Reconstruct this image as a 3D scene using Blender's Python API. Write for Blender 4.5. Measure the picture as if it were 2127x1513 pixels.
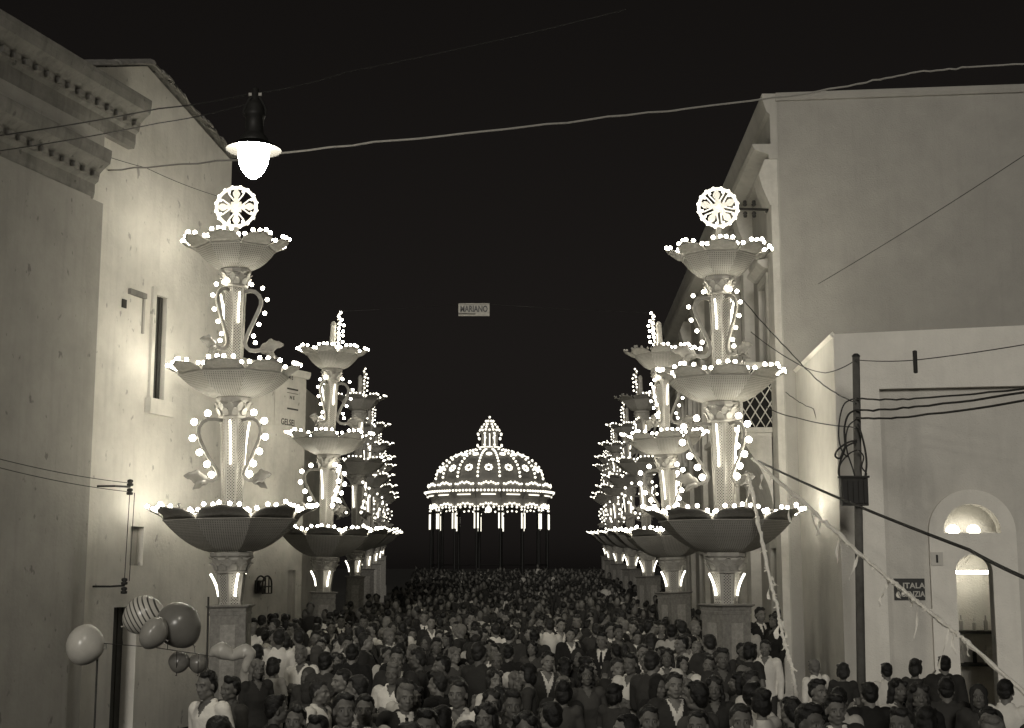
import bpy, bmesh, math, random
from mathutils import Vector, Matrix, noise
R = math.radians
PI = math.pi
random.seed(11)
for _o in list(bpy.data.objects):
    bpy.data.objects.remove(_o)
sc = bpy.context.scene
col = sc.collection

# ------------------------------------------------------------------ camera
W, H, F = 2127.0, 1513.0, 2800.0
CX, CY, HZ = W / 2, H / 2, 1177.0
CAMZ = 2.75
PITCH = math.atan((HZ - CY) / F)
cd = bpy.data.cameras.new('camera')
cd.sensor_width = 36.0
cd.lens = 36.0 * F / W
cd.clip_start = 0.1
cd.clip_end = 2000
cam = bpy.data.objects.new('camera', cd)
cam.location = (0, 0, CAMZ)
cam.rotation_euler = (PI / 2 + PITCH, 0, 0)
col.objects.link(cam)
sc.camera = cam

# ------------------------------------------------------------------ night sky, added flash-like front fill, exposure
LAMP_L = 280.0      # opal globe of the street lamp
BULB_L = 36.0        # festival bulbs
TUBE_L = 5.0         # fluorescent tubes
wd = bpy.data.worlds.new('World')
sc.world = wd
wd.use_nodes = True
wn = wd.node_tree
wn.nodes.clear()
sky = wn.nodes.new('ShaderNodeTexSky')
sky.sky_type = 'NISHITA'
sky.sun_disc = False
sky.sun_elevation = R(15)
sky.sun_rotation = R(187)
hs = wn.nodes.new('ShaderNodeHueSaturation')
hs.inputs['Saturation'].default_value = 0.0
tint = wn.nodes.new('ShaderNodeMix')
tint.data_type = 'RGBA'
tint.blend_type = 'MULTIPLY'
tint.inputs[0].default_value = 1.0
tint.inputs[7].default_value = (1.0, 0.86, 0.78, 1)
bg = wn.nodes.new('ShaderNodeBackground')
bg.inputs['Strength'].default_value = 0.0014
wo = wn.nodes.new('ShaderNodeOutputWorld')
wn.links.new(sky.outputs[0], hs.inputs['Color'])
wn.links.new(hs.outputs[0], tint.inputs[6])
wn.links.new(tint.outputs[2], bg.inputs['Color'])
wn.links.new(bg.outputs[0], wo.inputs['Surface'])
sd = bpy.data.lights.new('front_fill', 'SUN')  # added sun from behind the camera, standing in for a flash
sd.energy = 0.88
sd.angle = R(12)
sd.color = (1.0, 0.95, 0.86)
so = bpy.data.objects.new('front_fill', sd)
so.rotation_euler = (R(75), 0, R(-7))
col.objects.link(so)
sc.view_settings.view_transform = 'Standard'
sc.view_settings.look = 'None'
sc.view_settings.exposure = 0.25
sc.view_settings.gamma = 1.0
sc.view_settings.use_curve_mapping = False
sc.render.engine = 'CYCLES'
sc.cycles.use_denoising = True
sc.cycles.max_bounces = 4
sc.cycles.diffuse_bounces = 2
sc.cycles.glossy_bounces = 2
sc.cycles.transmission_bounces = 3
sc.cycles.transparent_max_bounces = 6
sc.cycles.sample_clamp_indirect = 3.0
sc.cycles.use_light_tree = True

# ------------------------------------------------------------------ helpers
def at(px, py, Y):
    dx, dy = (px - CX) / F, -(py - CY) / F
    s, c = math.sin(PITCH), math.cos(PITCH)
    v = Vector((dx, c - dy * s, s + dy * c))
    t = Y / v.y
    return Vector((v.x * t, Y, CAMZ + v.z * t))

def gz(y):                                   # the street climbs gently away from the camera
    return 0.0 if y < 34 else (0.016 * (y - 34) if y < 110 else 0.016 * 76)

def g(v, w=1.0):                             # a grey of the old print's warm tone
    return (v, v * (1 - 0.035 * w), v * (1 - 0.12 * w), 1)

MATS = {}
def mat(name, v, rough=0.8, bump=0.0, bscale=40.0, var=0.0, vscale=3.0, streak=0.0, metal=0.0, spec=0.3, coat=0.0, flake=True):
    if name in MATS:
        return MATS[name]
    m = bpy.data.materials.new(name)
    m.use_nodes = True
    nt = m.node_tree
    b = nt.nodes['Principled BSDF']
    b.inputs['Roughness'].default_value = rough
    b.inputs['Metallic'].default_value = metal
    b.inputs['Specular IOR Level'].default_value = spec
    b.inputs['Coat Weight'].default_value = coat
    b.inputs['Base Color'].default_value = g(v)
    if var or streak or bump:
        tc = nt.nodes.new('ShaderNodeTexCoord')
    if var or streak:
        n1 = nt.nodes.new('ShaderNodeTexNoise')
        n1.inputs['Scale'].default_value = vscale
        n1.inputs['Detail'].default_value = 8
        n1.inputs['Roughness'].default_value = 0.65
        nt.links.new(tc.outputs['Object'], n1.inputs['Vector'])
        r1 = nt.nodes.new('ShaderNodeValToRGB')
        r1.color_ramp.elements[0].position = 0.3
        r1.color_ramp.elements[1].position = 0.72
        r1.color_ramp.elements[0].color = g(v * (1 - var))
        r1.color_ramp.elements[1].color = g(v * (1 + var * 0.6))
        nt.links.new(n1.outputs['Fac'], r1.inputs['Fac'])
        out = r1.outputs['Color']
        if streak:
            mp = nt.nodes.new('ShaderNodeMapping')
            mp.inputs['Scale'].default_value = (5.0, 5.0, 0.35)
            n2 = nt.nodes.new('ShaderNodeTexNoise')
            n2.inputs['Scale'].default_value = 1.6
            n2.inputs['Detail'].default_value = 6
            nt.links.new(tc.outputs['Object'], mp.inputs['Vector'])
            nt.links.new(mp.outputs[0], n2.inputs['Vector'])
            r2 = nt.nodes.new('ShaderNodeValToRGB')
            r2.color_ramp.elements[0].position = 0.28
            r2.color_ramp.elements[1].position = 0.5
            r2.color_ramp.elements[0].color = (1 - streak, 1 - streak, 1 - streak, 1)
            r2.color_ramp.elements[1].color = (1, 1, 1, 1)
            nt.links.new(n2.outputs['Fac'], r2.inputs['Fac'])
            # small dark flakes where plaster has come off
            n3 = nt.nodes.new('ShaderNodeTexNoise')
            n3.inputs['Scale'].default_value = 7.0
            n3.inputs['Detail'].default_value = 5
            mp3 = nt.nodes.new('ShaderNodeMapping')
            mp3.inputs['Scale'].default_value = (1.0, 1.0, 0.6)
            nt.links.new(tc.outputs['Object'], mp3.inputs['Vector'])
            nt.links.new(mp3.outputs[0], n3.inputs['Vector'])
            r3 = nt.nodes.new('ShaderNodeValToRGB')
            r3.color_ramp.elements[0].position = 0.29
            r3.color_ramp.elements[1].position = 0.34
            r3.color_ramp.elements[0].color = (0.6, 0.6, 0.6, 1)
            r3.color_ramp.elements[1].color = (1, 1, 1, 1)
            nt.links.new(n3.outputs['Fac'], r3.inputs['Fac'])
            for rr in ((r2, r3) if flake else (r2,)):
                mx = nt.nodes.new('ShaderNodeMix')
                mx.data_type = 'RGBA'
                mx.blend_type = 'MULTIPLY'
                mx.inputs[0].default_value = 1.0
                nt.links.new(out, mx.inputs[6])
                nt.links.new(rr.outputs['Color'], mx.inputs[7])
                out = mx.outputs[2]
        nt.links.new(out, b.inputs['Base Color'])
    if bump:
        nb = nt.nodes.new('ShaderNodeTexNoise')
        nb.inputs['Scale'].default_value = bscale
        nb.inputs['Detail'].default_value = 6
        nt.links.new(tc.outputs['Object'], nb.inputs['Vector'])
        bp = nt.nodes.new('ShaderNodeBump')
        bp.inputs['Strength'].default_value = bump
        bp.inputs['Distance'].default_value = 0.02
        nt.links.new(nb.outputs['Fac'], bp.inputs['Height'])
        nt.links.new(bp.outputs[0], b.inputs['Normal'])
    MATS[name] = m
    return m

def emit(name, strength, colr=(1.0, 0.94, 0.78)):
    if name in MATS:
        return MATS[name]
    m = bpy.data.materials.new(name)
    m.use_nodes = True
    nt = m.node_tree
    nt.nodes.clear()
    e = nt.nodes.new('ShaderNodeEmission')
    e.inputs['Color'].default_value = (*colr, 1)
    e.inputs['Strength'].default_value = strength
    o = nt.nodes.new('ShaderNodeOutputMaterial')
    nt.links.new(e.outputs[0], o.inputs['Surface'])
    MATS[name] = m
    return m

def perforated(name, v, pitch, hole, diag=False, band=None):
    """painted sheet or board with a grid of small drilled holes, laid out in metres by the UV map"""
    m = mat(name, v, 0.55, var=0.12, vscale=6)
    nt = m.node_tree
    b = nt.nodes['Principled BSDF']
    src = b.inputs['Base Color'].links[0].from_socket
    uv = nt.nodes.new('ShaderNodeUVMap')
    mp = nt.nodes.new('ShaderNodeMapping')
    k = 1.0 / pitch
    mp.inputs['Scale'].default_value = (k, k, 1)
    if diag:
        mp.inputs['Rotation'].default_value = (0, 0, R(45))
    nt.links.new(uv.outputs[0], mp.inputs['Vector'])
    fr = nt.nodes.new('ShaderNodeVectorMath')
    fr.operation = 'FRACTION'
    nt.links.new(mp.outputs[0], fr.inputs[0])
    su = nt.nodes.new('ShaderNodeVectorMath')
    su.operation = 'SUBTRACT'
    su.inputs[1].default_value = (0.5, 0.5, 0)
    nt.links.new(fr.outputs[0], su.inputs[0])
    mu = nt.nodes.new('ShaderNodeVectorMath')
    mu.operation = 'MULTIPLY'
    mu.inputs[1].default_value = (1, 1, 0)
    nt.links.new(su.outputs[0], mu.inputs[0])
    ln = nt.nodes.new('ShaderNodeVectorMath')
    ln.operation = 'LENGTH'
    nt.links.new(mu.outputs[0], ln.inputs[0])
    lt = nt.nodes.new('ShaderNodeMath')
    lt.operation = 'LESS_THAN'
    lt.inputs[1].default_value = hole
    nt.links.new(ln.outputs['Value'], lt.inputs[0])
    fac = lt.outputs[0]
    if band:
        sx = nt.nodes.new('ShaderNodeSeparateXYZ')
        nt.links.new(uv.outputs[0], sx.inputs[0])
        ab = nt.nodes.new('ShaderNodeMath')
        ab.operation = 'ABSOLUTE'
        nt.links.new(sx.outputs[0], ab.inputs[0])
        l2 = nt.nodes.new('ShaderNodeMath')
        l2.operation = 'LESS_THAN'
        l2.inputs[1].default_value = band
        nt.links.new(ab.outputs[0], l2.inputs[0])
        m2 = nt.nodes.new('ShaderNodeMath')
        m2.operation = 'MULTIPLY'
        nt.links.new(fac, m2.inputs[0])
        nt.links.new(l2.outputs[0], m2.inputs[1])
        fac = m2.outputs[0]
    mx = nt.nodes.new('ShaderNodeMix')
    mx.data_type = 'RGBA'
    nt.links.new(fac, mx.inputs[0])
    nt.links.new(src, mx.inputs[6])
    mx.inputs[7].default_value = g(0.05)
    nt.links.new(mx.outputs[2], b.inputs['Base Color'])
    return m

class MB:
    """collects shapes for ONE mesh"""
    def __init__(s):
        s.v, s.f, s.m, s.uv = [], [], [], []
    def add(s, vs, fs, mi=0, uvs=None):
        o = len(s.v)
        s.v += [Vector(p) for p in vs]
        for i, f in enumerate(fs):
            s.f.append([o + k for k in f])
            s.m.append(mi)
            s.uv.append(uvs[i] if uvs else None)
        return s
    def box(s, a, b, mi=0, M=None):
        x0, y0, z0 = a
        x1, y1, z1 = b
        p = [Vector(q) for q in ((x0, y0, z0), (x1, y0, z0), (x1, y1, z0), (x0, y1, z0), (x0, y0, z1), (x1, y0, z1), (x1, y1, z1), (x0, y1, z1))]
        if M is not None:
            p = [M @ q for q in p]
        return s.add(p, [(0, 3, 2, 1), (4, 5, 6, 7), (0, 1, 5, 4), (1, 2, 6, 5), (2, 3, 7, 6), (3, 0, 4, 7)], mi)
    def tube(s, pts, r, seg=8, mi=0, cap=True, flat=None):
        pts = [Vector(p) for p in pts]
        n = len(pts)
        rr = r if isinstance(r, (list, tuple)) else [r] * n
        vs, fs = [], []
        up = Vector((0, 0, 1))
        prev = None
        for i, p in enumerate(pts):
            t = (pts[min(i + 1, n - 1)] - pts[max(i - 1, 0)])
            t = t.normalized() if t.length > 1e-9 else Vector((0, 0, 1))
            if prev is None:
                a = up if abs(t.z) < 0.9 else Vector((0, 1, 0))
                x = t.cross(a).normalized()
            else:
                x = (prev - t * prev.dot(t))
                x = x.normalized() if x.length > 1e-6 else t.orthogonal().normalized()
            prev = x
            y = t.cross(x)
            for k in range(seg):
                a = 2 * PI * k / seg
                fx = 1.0 if flat is None else flat
                vs.append(p + x * math.cos(a) * rr[i] * fx + y * math.sin(a) * rr[i])
        for i in range(n - 1):
            for k in range(seg):
                k2 = (k + 1) % seg
                fs.append((i * seg + k, i * seg + k2, (i + 1) * seg + k2, (i + 1) * seg + k))
        if cap:
            fs.append(tuple(range(seg))[::-1])
            fs.append(tuple((n - 1) * seg + k for k in range(seg)))
        return s.add(vs, fs, mi)
    def lathe(s, prof, seg=24, mi=0, M=None, cap=True, rot=0.0, uv=False):
        vs, fs, uvs = [], [], []
        n = len(prof)
        for (r, z) in prof:
            for k in range(seg):
                a = 2 * PI * k / seg + rot
                q = Vector((r * math.cos(a), r * math.sin(a), z))
                vs.append(M @ q if M is not None else q)
        d = [0.0]
        for i in range(1, n):
            d.append(d[-1] + math.hypot(prof[i][0] - prof[i - 1][0], prof[i][1] - prof[i - 1][1]))
        for i in range(n - 1):
            w0 = prof[i][0] * math.sin(PI / seg)
            w1 = prof[i + 1][0] * math.sin(PI / seg)
            for k in range(seg):
                k2 = (k + 1) % seg
                fs.append((i * seg + k, i * seg + k2, (i + 1) * seg + k2, (i + 1) * seg + k))
                uvs.append([(-w0, d[i]), (w0, d[i]), (w1, d[i + 1]), (-w1, d[i + 1])])
        if cap:
            if prof[0][0] > 1e-5:
                fs.append(tuple(range(seg))[::-1])
                uvs.append(None)
            if prof[-1][0] > 1e-5:
                fs.append(tuple((n - 1) * seg + k for k in range(seg)))
                uvs.append(None)
        return s.add(vs, fs, mi, uvs if uv else None)
    def ball(s, c, r, seg=12, rings=8, mi=0, M=None):
        c = Vector(c)
        rx, ry, rz = r if isinstance(r, (list, tuple)) else (r, r, r)
        vs = [Vector((0, 0, -rz))]
        for i in range(1, rings):
            p = -PI / 2 + PI * i / rings
            for k in range(seg):
                a = 2 * PI * k / seg
                vs.append(Vector((rx * math.cos(p) * math.cos(a), ry * math.cos(p) * math.sin(a), rz * math.sin(p))))
        vs.append(Vector((0, 0, rz)))
        fs = []
        for k in range(seg):
            fs.append((0, 1 + (k + 1) % seg, 1 + k))
        for i in range(rings - 2):
            for k in range(seg):
                k2 = (k + 1) % seg
                fs.append((1 + i * seg + k, 1 + i * seg + k2, 1 + (i + 1) * seg + k2, 1 + (i + 1) * seg + k))
        t = len(vs) - 1
        b0 = 1 + (rings - 2) * seg
        for k in range(seg):
            fs.append((b0 + k, b0 + (k + 1) % seg, t))
        if M is not None:
            vs = [M @ p for p in vs]
        return s.add([p + c for p in vs], fs, mi)
    def sheet(s, grid, th, mi=0, nrm=None):
        """a thin solid from a grid of points grid[i][j]"""
        ni, nj = len(grid), len(grid[0])
        P = [[Vector(p) for p in row] for row in grid]
        N = []
        for i in range(ni):
            row = []
            for j in range(nj):
                a = P[min(i + 1, ni - 1)][j] - P[max(i - 1, 0)][j]
                b = P[i][min(j + 1, nj - 1)] - P[i][max(j - 1, 0)]
                n = a.cross(b)
                row.append(n.normalized() if n.length > 1e-9 else Vector((0, 0, 1)))
            N.append(row)
        vs = [P[i][j] + N[i][j] * th / 2 for i in range(ni) for j in range(nj)] + [P[i][j] - N[i][j] * th / 2 for i in range(ni) for j in range(nj)]
        o = ni * nj
        ix = lambda i, j: i * nj + j
        fs = []
        for i in range(ni - 1):
            for j in range(nj - 1):
                q = (ix(i, j), ix(i + 1, j), ix(i + 1, j + 1), ix(i, j + 1))
                fs.append(q)
                fs.append(tuple(o + k for k in q[::-1]))
        ring = [ix(0, j) for j in range(nj)] + [ix(i, nj - 1) for i in range(1, ni)] + [ix(ni - 1, j) for j in range(nj - 2, -1, -1)] + [ix(i, 0) for i in range(ni - 2, 0, -1)]
        for a, b in zip(ring, ring[1:] + ring[:1]):
            fs.append((a, b, o + b, o + a))
        return s.add(vs, fs, mi)
    def prism(s, poly, n, th, mi=0, holes=()):
        """flat outline (3D points on one plane) with holes, extruded th along -n"""
        n = Vector(n).normalized()
        bm = bmesh.new()
        edges = []
        loops = []
        for lp in [poly] + list(holes):
            vv = [bm.verts.new(p) for p in lp]
            loops.append(vv)
            for a, b in zip(vv, vv[1:] + vv[:1]):
                edges.append(bm.edges.new((a, b)))
        bmesh.ops.triangle_fill(bm, use_beauty=True, use_dissolve=False, edges=edges, normal=n)
        bm.verts.index_update()
        nv = len(bm.verts)
        vs = [v.co.copy() for v in bm.verts]
        vs += [p - n * th for p in vs]
        fs = []
        for f in bm.faces:
            ids = [v.index for v in f.verts]
            if f.normal.dot(n) < 0:
                ids = ids[::-1]
            fs.append(tuple(ids))
            fs.append(tuple(nv + k for k in ids[::-1]))
        for lp in loops:
            ids = [v.index for v in lp]
            for a, b in zip(ids, ids[1:] + ids[:1]):
                fs.append((a, b, nv + b, nv + a))
        bm.free()
        return s.add(vs, fs, mi)
    def mesh(s, name, mats, smooth=False):
        me = bpy.data.meshes.new(name)
        me.from_pydata([tuple(p) for p in s.v], [], s.f)
        for m in (mats if isinstance(mats, (list, tuple)) else [mats]):
            me.materials.append(m)
        if any(s.m):
            me.polygons.foreach_set('material_index', s.m)
        if any(u is not None for u in s.uv):
            ul = me.uv_layers.new(name='UVMap')
            for p, u in zip(me.polygons, s.uv):
                if u:
                    for li, c in zip(p.loop_indices, u):
                        ul.data[li].uv = c
        if smooth:
            me.polygons.foreach_set('use_smooth', [True] * len(me.polygons))
        me.update()
        bm = bmesh.new()
        bm.from_mesh(me)
        bmesh.ops.recalc_face_normals(bm, faces=bm.faces)
        bm.to_mesh(me)
        bm.free()
        return me
    def obj(s, name, mats, parent=None, smooth=False):
        return link(name, s.mesh(name, mats, smooth), parent)

def link(name, me, parent=None, M=None):
    o = bpy.data.objects.new(name, me)
    col.objects.link(o)
    if parent is not None:
        o.parent = parent
    if M is not None:
        o.matrix_local = M
    return o

def tag(o, label, cat, group=None, kind=None):
    if label:
        o['label'] = label
    if cat:
        o['category'] = cat
    if group:
        o['group'] = group
    if kind:
        o['kind'] = kind
    return o

def empty(name, loc=(0, 0, 0), rz=0.0, label=None, cat=None, group=None):
    e = bpy.data.objects.new(name, None)
    e.empty_display_size = 0.2
    e.location = loc
    e.rotation_euler = (0, 0, rz)
    col.objects.link(e)
    return tag(e, label, cat, group)

def T(x, y, z):
    return Matrix.Translation((x, y, z))

def text_mesh(txt, size, name, depth=0.006, xs=1.0, bold=0.0):
    cu = bpy.data.curves.new(name, 'FONT')
    cu.body = txt
    cu.size = size
    cu.extrude = depth
    cu.offset = bold
    cu.align_x = 'CENTER'
    cu.align_y = 'CENTER'
    cu.resolution_u = 3
    o = bpy.data.objects.new(name, cu)
    col.objects.link(o)
    bpy.context.view_layer.update()
    dg = bpy.context.evaluated_depsgraph_get()
    me = bpy.data.meshes.new_from_object(o.evaluated_get(dg))
    bpy.data.objects.remove(o)
    for v in me.vertices:
        v.co.x *= xs
    me.name = name
    return me

class Plane:
    """a vertical wall plane: s runs along it, z up, off out of it towards the street"""
    def __init__(s, p0, p1):
        s.o = Vector((p0[0], p0[1], 0))
        u = Vector((p1[0] - p0[0], p1[1] - p0[1], 0))
        s.u = u.normalized()
        n = Vector((s.u.y, -s.u.x, 0))
        s.n = n if n.dot(-s.o) > 0 else -n
        s.len = u.length
    def hit(s, px, py, off=0.0):
        d = at(px, py, 10.0) - Vector((0, 0, CAMZ))
        c = Vector((0, 0, CAMZ))
        t = ((s.o + s.n * off) - c).dot(s.n) / d.dot(s.n)
        p = c + d * t
        return ((p - s.o).dot(s.u), p.z)
    def pt(s, a, z, off=0.0):
        p = s.o + s.u * a + s.n * off
        return Vector((p.x, p.y, z))
    def px(s, pts, off=0.0):
        return [s.pt(*s.hit(x, y, off), off) for x, y in pts]
    def box(s, mb, a0, a1, z0, z1, o0, o1, mi=0):
        p = [s.pt(a, z, o) for z in (z0, z1) for (a, o) in ((a0, o0), (a1, o0), (a1, o1), (a0, o1))]
        mb.add(p, [(0, 3, 2, 1), (4, 5, 6, 7), (0, 1, 5, 4), (1, 2, 6, 5), (2, 3, 7, 6), (3, 0, 4, 7)], mi)
    def run(s, mb, a0, a1, prof, mi=0):
        """extrude a closed moulding profile [(off, z)...] along the wall from a0 to a1"""
        n = len(prof)
        vs = [s.pt(a0, z, o) for o, z in prof] + [s.pt(a1, z, o) for o, z in prof]
        fs = [tuple(range(n))[::-1], tuple(range(n, 2 * n))]
        for i in range(n):
            j = (i + 1) % n
            fs.append((i, j, n + j, n + i))
        mb.add(vs, fs, mi)
    def matrix(s, a, z, off):
        p = s.pt(a, z, off)
        M = Matrix((s.u if s.u.cross(Vector((0, 0, 1))).dot(s.n) > 0 else -s.u, Vector((0, 0, 1)), s.n)).transposed().to_4x4()
        return T(*p) @ M

# ------------------------------------------------------------------ materials
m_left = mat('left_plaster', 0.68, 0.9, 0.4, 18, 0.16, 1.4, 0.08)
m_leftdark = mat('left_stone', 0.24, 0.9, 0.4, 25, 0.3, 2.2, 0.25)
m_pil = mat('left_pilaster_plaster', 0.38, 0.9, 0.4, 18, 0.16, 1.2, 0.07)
m_b = mat('second_house_plaster', 0.5, 0.9, 0.3, 14, 0.25, 1.3, 0.1)
m_c = mat('blank_wall_render', 0.34, 0.92, 0.6, 40, 0.11, 1.6, 0.05, flake=False)
m_cf = mat('facade_plaster', 0.42, 0.9, 0.25, 20, 0.18, 1.2, 0.08, flake=False)
m_d = mat('low_house_lime', 0.8, 0.9, 0.6, 40, 0.10, 1.6, 0.05, flake=False)
m_dp = mat('low_house_panel', 0.6, 0.92, 0.6, 40, 0.11, 1.8, 0.05, flake=False)
m_trim = mat('stone_trim', 0.55, 0.85, 0.3, 30, 0.2, 3.0, 0.1, flake=False)
m_wood = mat('weathered_wood', 0.045, 0.8, 0.3, 30, 0.3, 5)
m_door = mat('door_paint', 0.06, 0.6, 0.2, 30, 0.3, 4)
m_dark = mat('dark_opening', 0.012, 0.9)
m_iron = mat('iron', 0.025, 0.55, metal=0.0, var=0.3, vscale=20)
m_pole = mat('grey_pole_wood', 0.12, 0.85, 0.4, 30, 0.3, 6)
m_cable = mat('rubber_cable', 0.03, 0.7)
m_rope = mat('pale_rope', 0.42, 0.9, 0.4, 200, 0.2, 30)
m_paper = mat('crepe_paper', 0.9, 0.85, 0.3, 60, 0.12, 20)
m_tile = mat('roof_tile_clay', 0.22, 0.9, 0.3, 30, 0.35, 6)
m_paint = mat('column_paint', 0.36, 0.6, 0.15, 30, 0.25, 8)
m_ped = mat('pedestal_paint', 0.23, 0.75, 0.4, 60, 0.35, 14)
m_pedp = mat('pedestal_panel', 0.33, 0.75, 0.4, 60, 0.3, 14)
m_handle = mat('handle_paint', 0.2, 0.5, var=0.2, vscale=10)
m_handlew = mat('handle_edge', 0.6, 0.5)
m_leaf = mat('tin_leaf', 0.22, 0.5, 0.1, 20, 0.25, 6)
m_petal = mat('petal_paint', 0.3, 0.6, 0.25, 60, 0.25, 16)
m_bowl = perforated('bowl_perforated', 0.34, 0.036, 0.23)
m_shaft = perforated('shaft_perforated', 0.4, 0.034, 0.30, diag=True, band=0.065)
m_bulb = emit('bulb_glow', BULB_L)
m_farbulb = emit('far_bulb_glow', 4.0)
m_farbig = emit('far_big_bulb_glow', 3.5)
m_bsbulb = emit('bandstand_bulb_glow', 1.9)
m_bstube = emit('bandstand_tube_glow', 1.6)
m_bigbulb = emit('big_bulb_glow', BULB_L * 0.8)
m_tube = emit('tube_glow', TUBE_L)
m_neon = emit('wheel_neon', 1.5)
m_wheelbulb = emit('wheel_bulb_glow', 6.0)
m_whitepaint = mat('white_gloss_paint', 0.78, 0.4)
m_glowpanel = mat('added_glow_panel', 0.75, 0.5)  # white wheel panels with a glow added in place of bulb light
m_glowpanel.node_tree.nodes['Principled BSDF'].inputs['Emission Color'].default_value = (1, .93, .76, 1)
m_glowpanel.node_tree.nodes['Principled BSDF'].inputs['Emission Strength'].default_value = 0.42
m_socket = mat('bulb_socket', 0.1, 0.5)
m_street = mat('street_paving', 0.06, 0.8, 0.3, 20, 0.3, 2)
m_ground = mat('ground_earth', 0.05, 0.95, 0.3, 5, 0.3, 0.5)
m_black = mat('sign_black', 0.012, 0.4)
m_signw = mat('sign_cream', 0.5, 0.6)

# ------------------------------------------------------------------ people
def blob(bm, c, r, rot=None, seg=14, ring=10):
    M = T(*c) @ (rot.to_4x4() if rot is not None else Matrix()) @ Matrix.Diagonal((*r, 1))
    bmesh.ops.create_uvsphere(bm, u_segments=seg, v_segments=ring, radius=1.0, matrix=M)
def limb(bm, p0, p1, r0, r1, seg=12):
    p0, p1 = Vector(p0), Vector(p1)
    d = p1 - p0
    q = d.to_track_quat('Z', 'Y').to_matrix()
    L = d.length
    vs = []
    rows = []
    for (t, f) in ((-r0 * .8, .55), (-r0 * .35, .9), (0, 1), (L * .33, None), (L * .66, None), (L, 2), (L + r1 * .35, .9), (L + r1 * .8, .55)):
        k = min(1, max(0, t / L))
        r = r0 + (r1 - r0) * k
        if f and f != 2 and t != 0:
            r *= f
        row = []
        for j in range(seg):
            a = 2 * PI * j / seg
            row.append(bm.verts.new(p0 + q @ Vector((r * math.cos(a), r * math.sin(a), t))))
        rows.append(row)
    for a, b in zip(rows, rows[1:]):
        for j in range(seg):
            bm.faces.new((a[j], a[(j + 1) % seg], b[(j + 1) % seg], b[j]))
    bm.faces.new(rows[0][::-1])
    bm.faces.new(rows[-1])
def loft(bm, rings, seg=22):
    rows = []
    for (z, cy, rx, ry) in rings:
        rows.append([bm.verts.new((rx * math.cos(2 * PI * j / seg), cy + ry * math.sin(2 * PI * j / seg), z)) for j in range(seg)])
    for a, b in zip(rows, rows[1:]):
        for j in range(seg):
            bm.faces.new((a[j], a[(j + 1) % seg], b[(j + 1) % seg], b[j]))
    bm.faces.new(rows[0][::-1])
    bm.faces.new(rows[-1])
def fuse(bm, name, voxel, smooth=2, rough=0.0, cut=None):
    """melt the overlapping shapes into one continuous surface"""
    me = bpy.data.meshes.new('tmp')
    bmesh.ops.recalc_face_normals(bm, faces=bm.faces)
    bm.to_mesh(me)
    bm.free()
    o = bpy.data.objects.new('tmp', me)
    col.objects.link(o)
    r = o.modifiers.new('r', 'REMESH')
    r.mode = 'VOXEL'
    r.voxel_size = voxel
    if smooth:
        s = o.modifiers.new('s', 'SMOOTH')
        s.iterations = smooth
        s.factor = 0.5
    bpy.context.view_layer.update()
    dg = bpy.context.evaluated_depsgraph_get()
    out = bpy.data.meshes.new_from_object(o.evaluated_get(dg))
    bpy.data.objects.remove(o)
    bpy.data.meshes.remove(me)
    out.name = name
    if rough:
        nr = [v.normal.copy() for v in out.vertices]
        for v, nn in zip(out.vertices, nr):
            n = noise.noise(v.co * 26.0) + .6 * noise.noise(v.co * 60.0)
            v.co += nn * rough * n
    if cut:
        b2 = bmesh.new()
        b2.from_mesh(out)
        bmesh.ops.delete(b2, geom=[f for f in b2.faces if cut(f.calc_center_median())], context='FACES')
        b2.to_mesh(out)
        b2.free()
    out.polygons.foreach_set('use_smooth', [True] * len(out.polygons))
    return out

m_skin = [mat('skin_a', .15, .55, .1, 90, .1, 30), mat('skin_b', .11, .55, .1, 90, .1, 30), mat('skin_c', .19, .55, .1, 90, .1, 30)]
m_eye = mat('eye_white', .2, .4)
m_pupil = mat('eye_dark', .04, .4)
m_brow = mat('brow_hair', .07, .8)
m_lip = mat('lip', .13, .5)
m_hair = [mat('hair_black', .012, .5, .4, 120), mat('hair_dark', .022, .5, .4, 120), mat('hair_grey', .14, .6, .4, 120)]
def cloth(n, v):
    return mat(n, v, .9, .35, 28, .14, 7)
m_white = [cloth('white_cotton', .72), cloth('cream_cotton', .6), cloth('pale_cotton', .4)]
m_mid = [cloth('grey_wool', .04), cloth('brown_wool', .03), cloth('striped_grey', .06)]
m_darkc = [cloth('black_wool', .015), cloth('navy_wool', .025), cloth('charcoal_wool', .04)]

SH = 0.178
def skeleton(kind, pose):
    f = kind == 'w'
    sw = SH * (.88 if f else 1)
    arms = []
    for s in (-1, 1):
        sh = Vector((s * sw, .01, 1.405))
        if pose == 'down':
            el, wr, hd = Vector((s * (sw + .055), .03, 1.12)), Vector((s * (sw + .06), -.05, .87)), Vector((0, -.12, -1))
        elif pose == 'folded':
            el, wr, hd = Vector((s * (sw + .06), -.02, 1.13)), Vector((s * .04, -.215, 1.17 + .03 * s)), Vector((-s, -.1, .15))
        elif pose == 'raised' and s == 1:
            el, wr, hd = Vector((s * (sw + .08), -.10, 1.16)), Vector((s * .13, -.22, 1.38)), Vector((-.3, -.1, 1))
        elif pose == 'lift' and s == -1:
            el, wr, hd = Vector((s * (sw + .1), -.14, 1.33)), Vector((s * (sw - .02), -.22, 1.60)), Vector((.2, -.1, 1))
        else:
            el, wr, hd = Vector((s * (sw + .055), .03, 1.12)), Vector((s * (sw + .04), -.10, .88)), Vector((0, -.2, -1))
        arms.append((sh, el, wr, hd.normalized(), s))
    return arms, sw
HC = Vector((0, -.012, 1.612))
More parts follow.
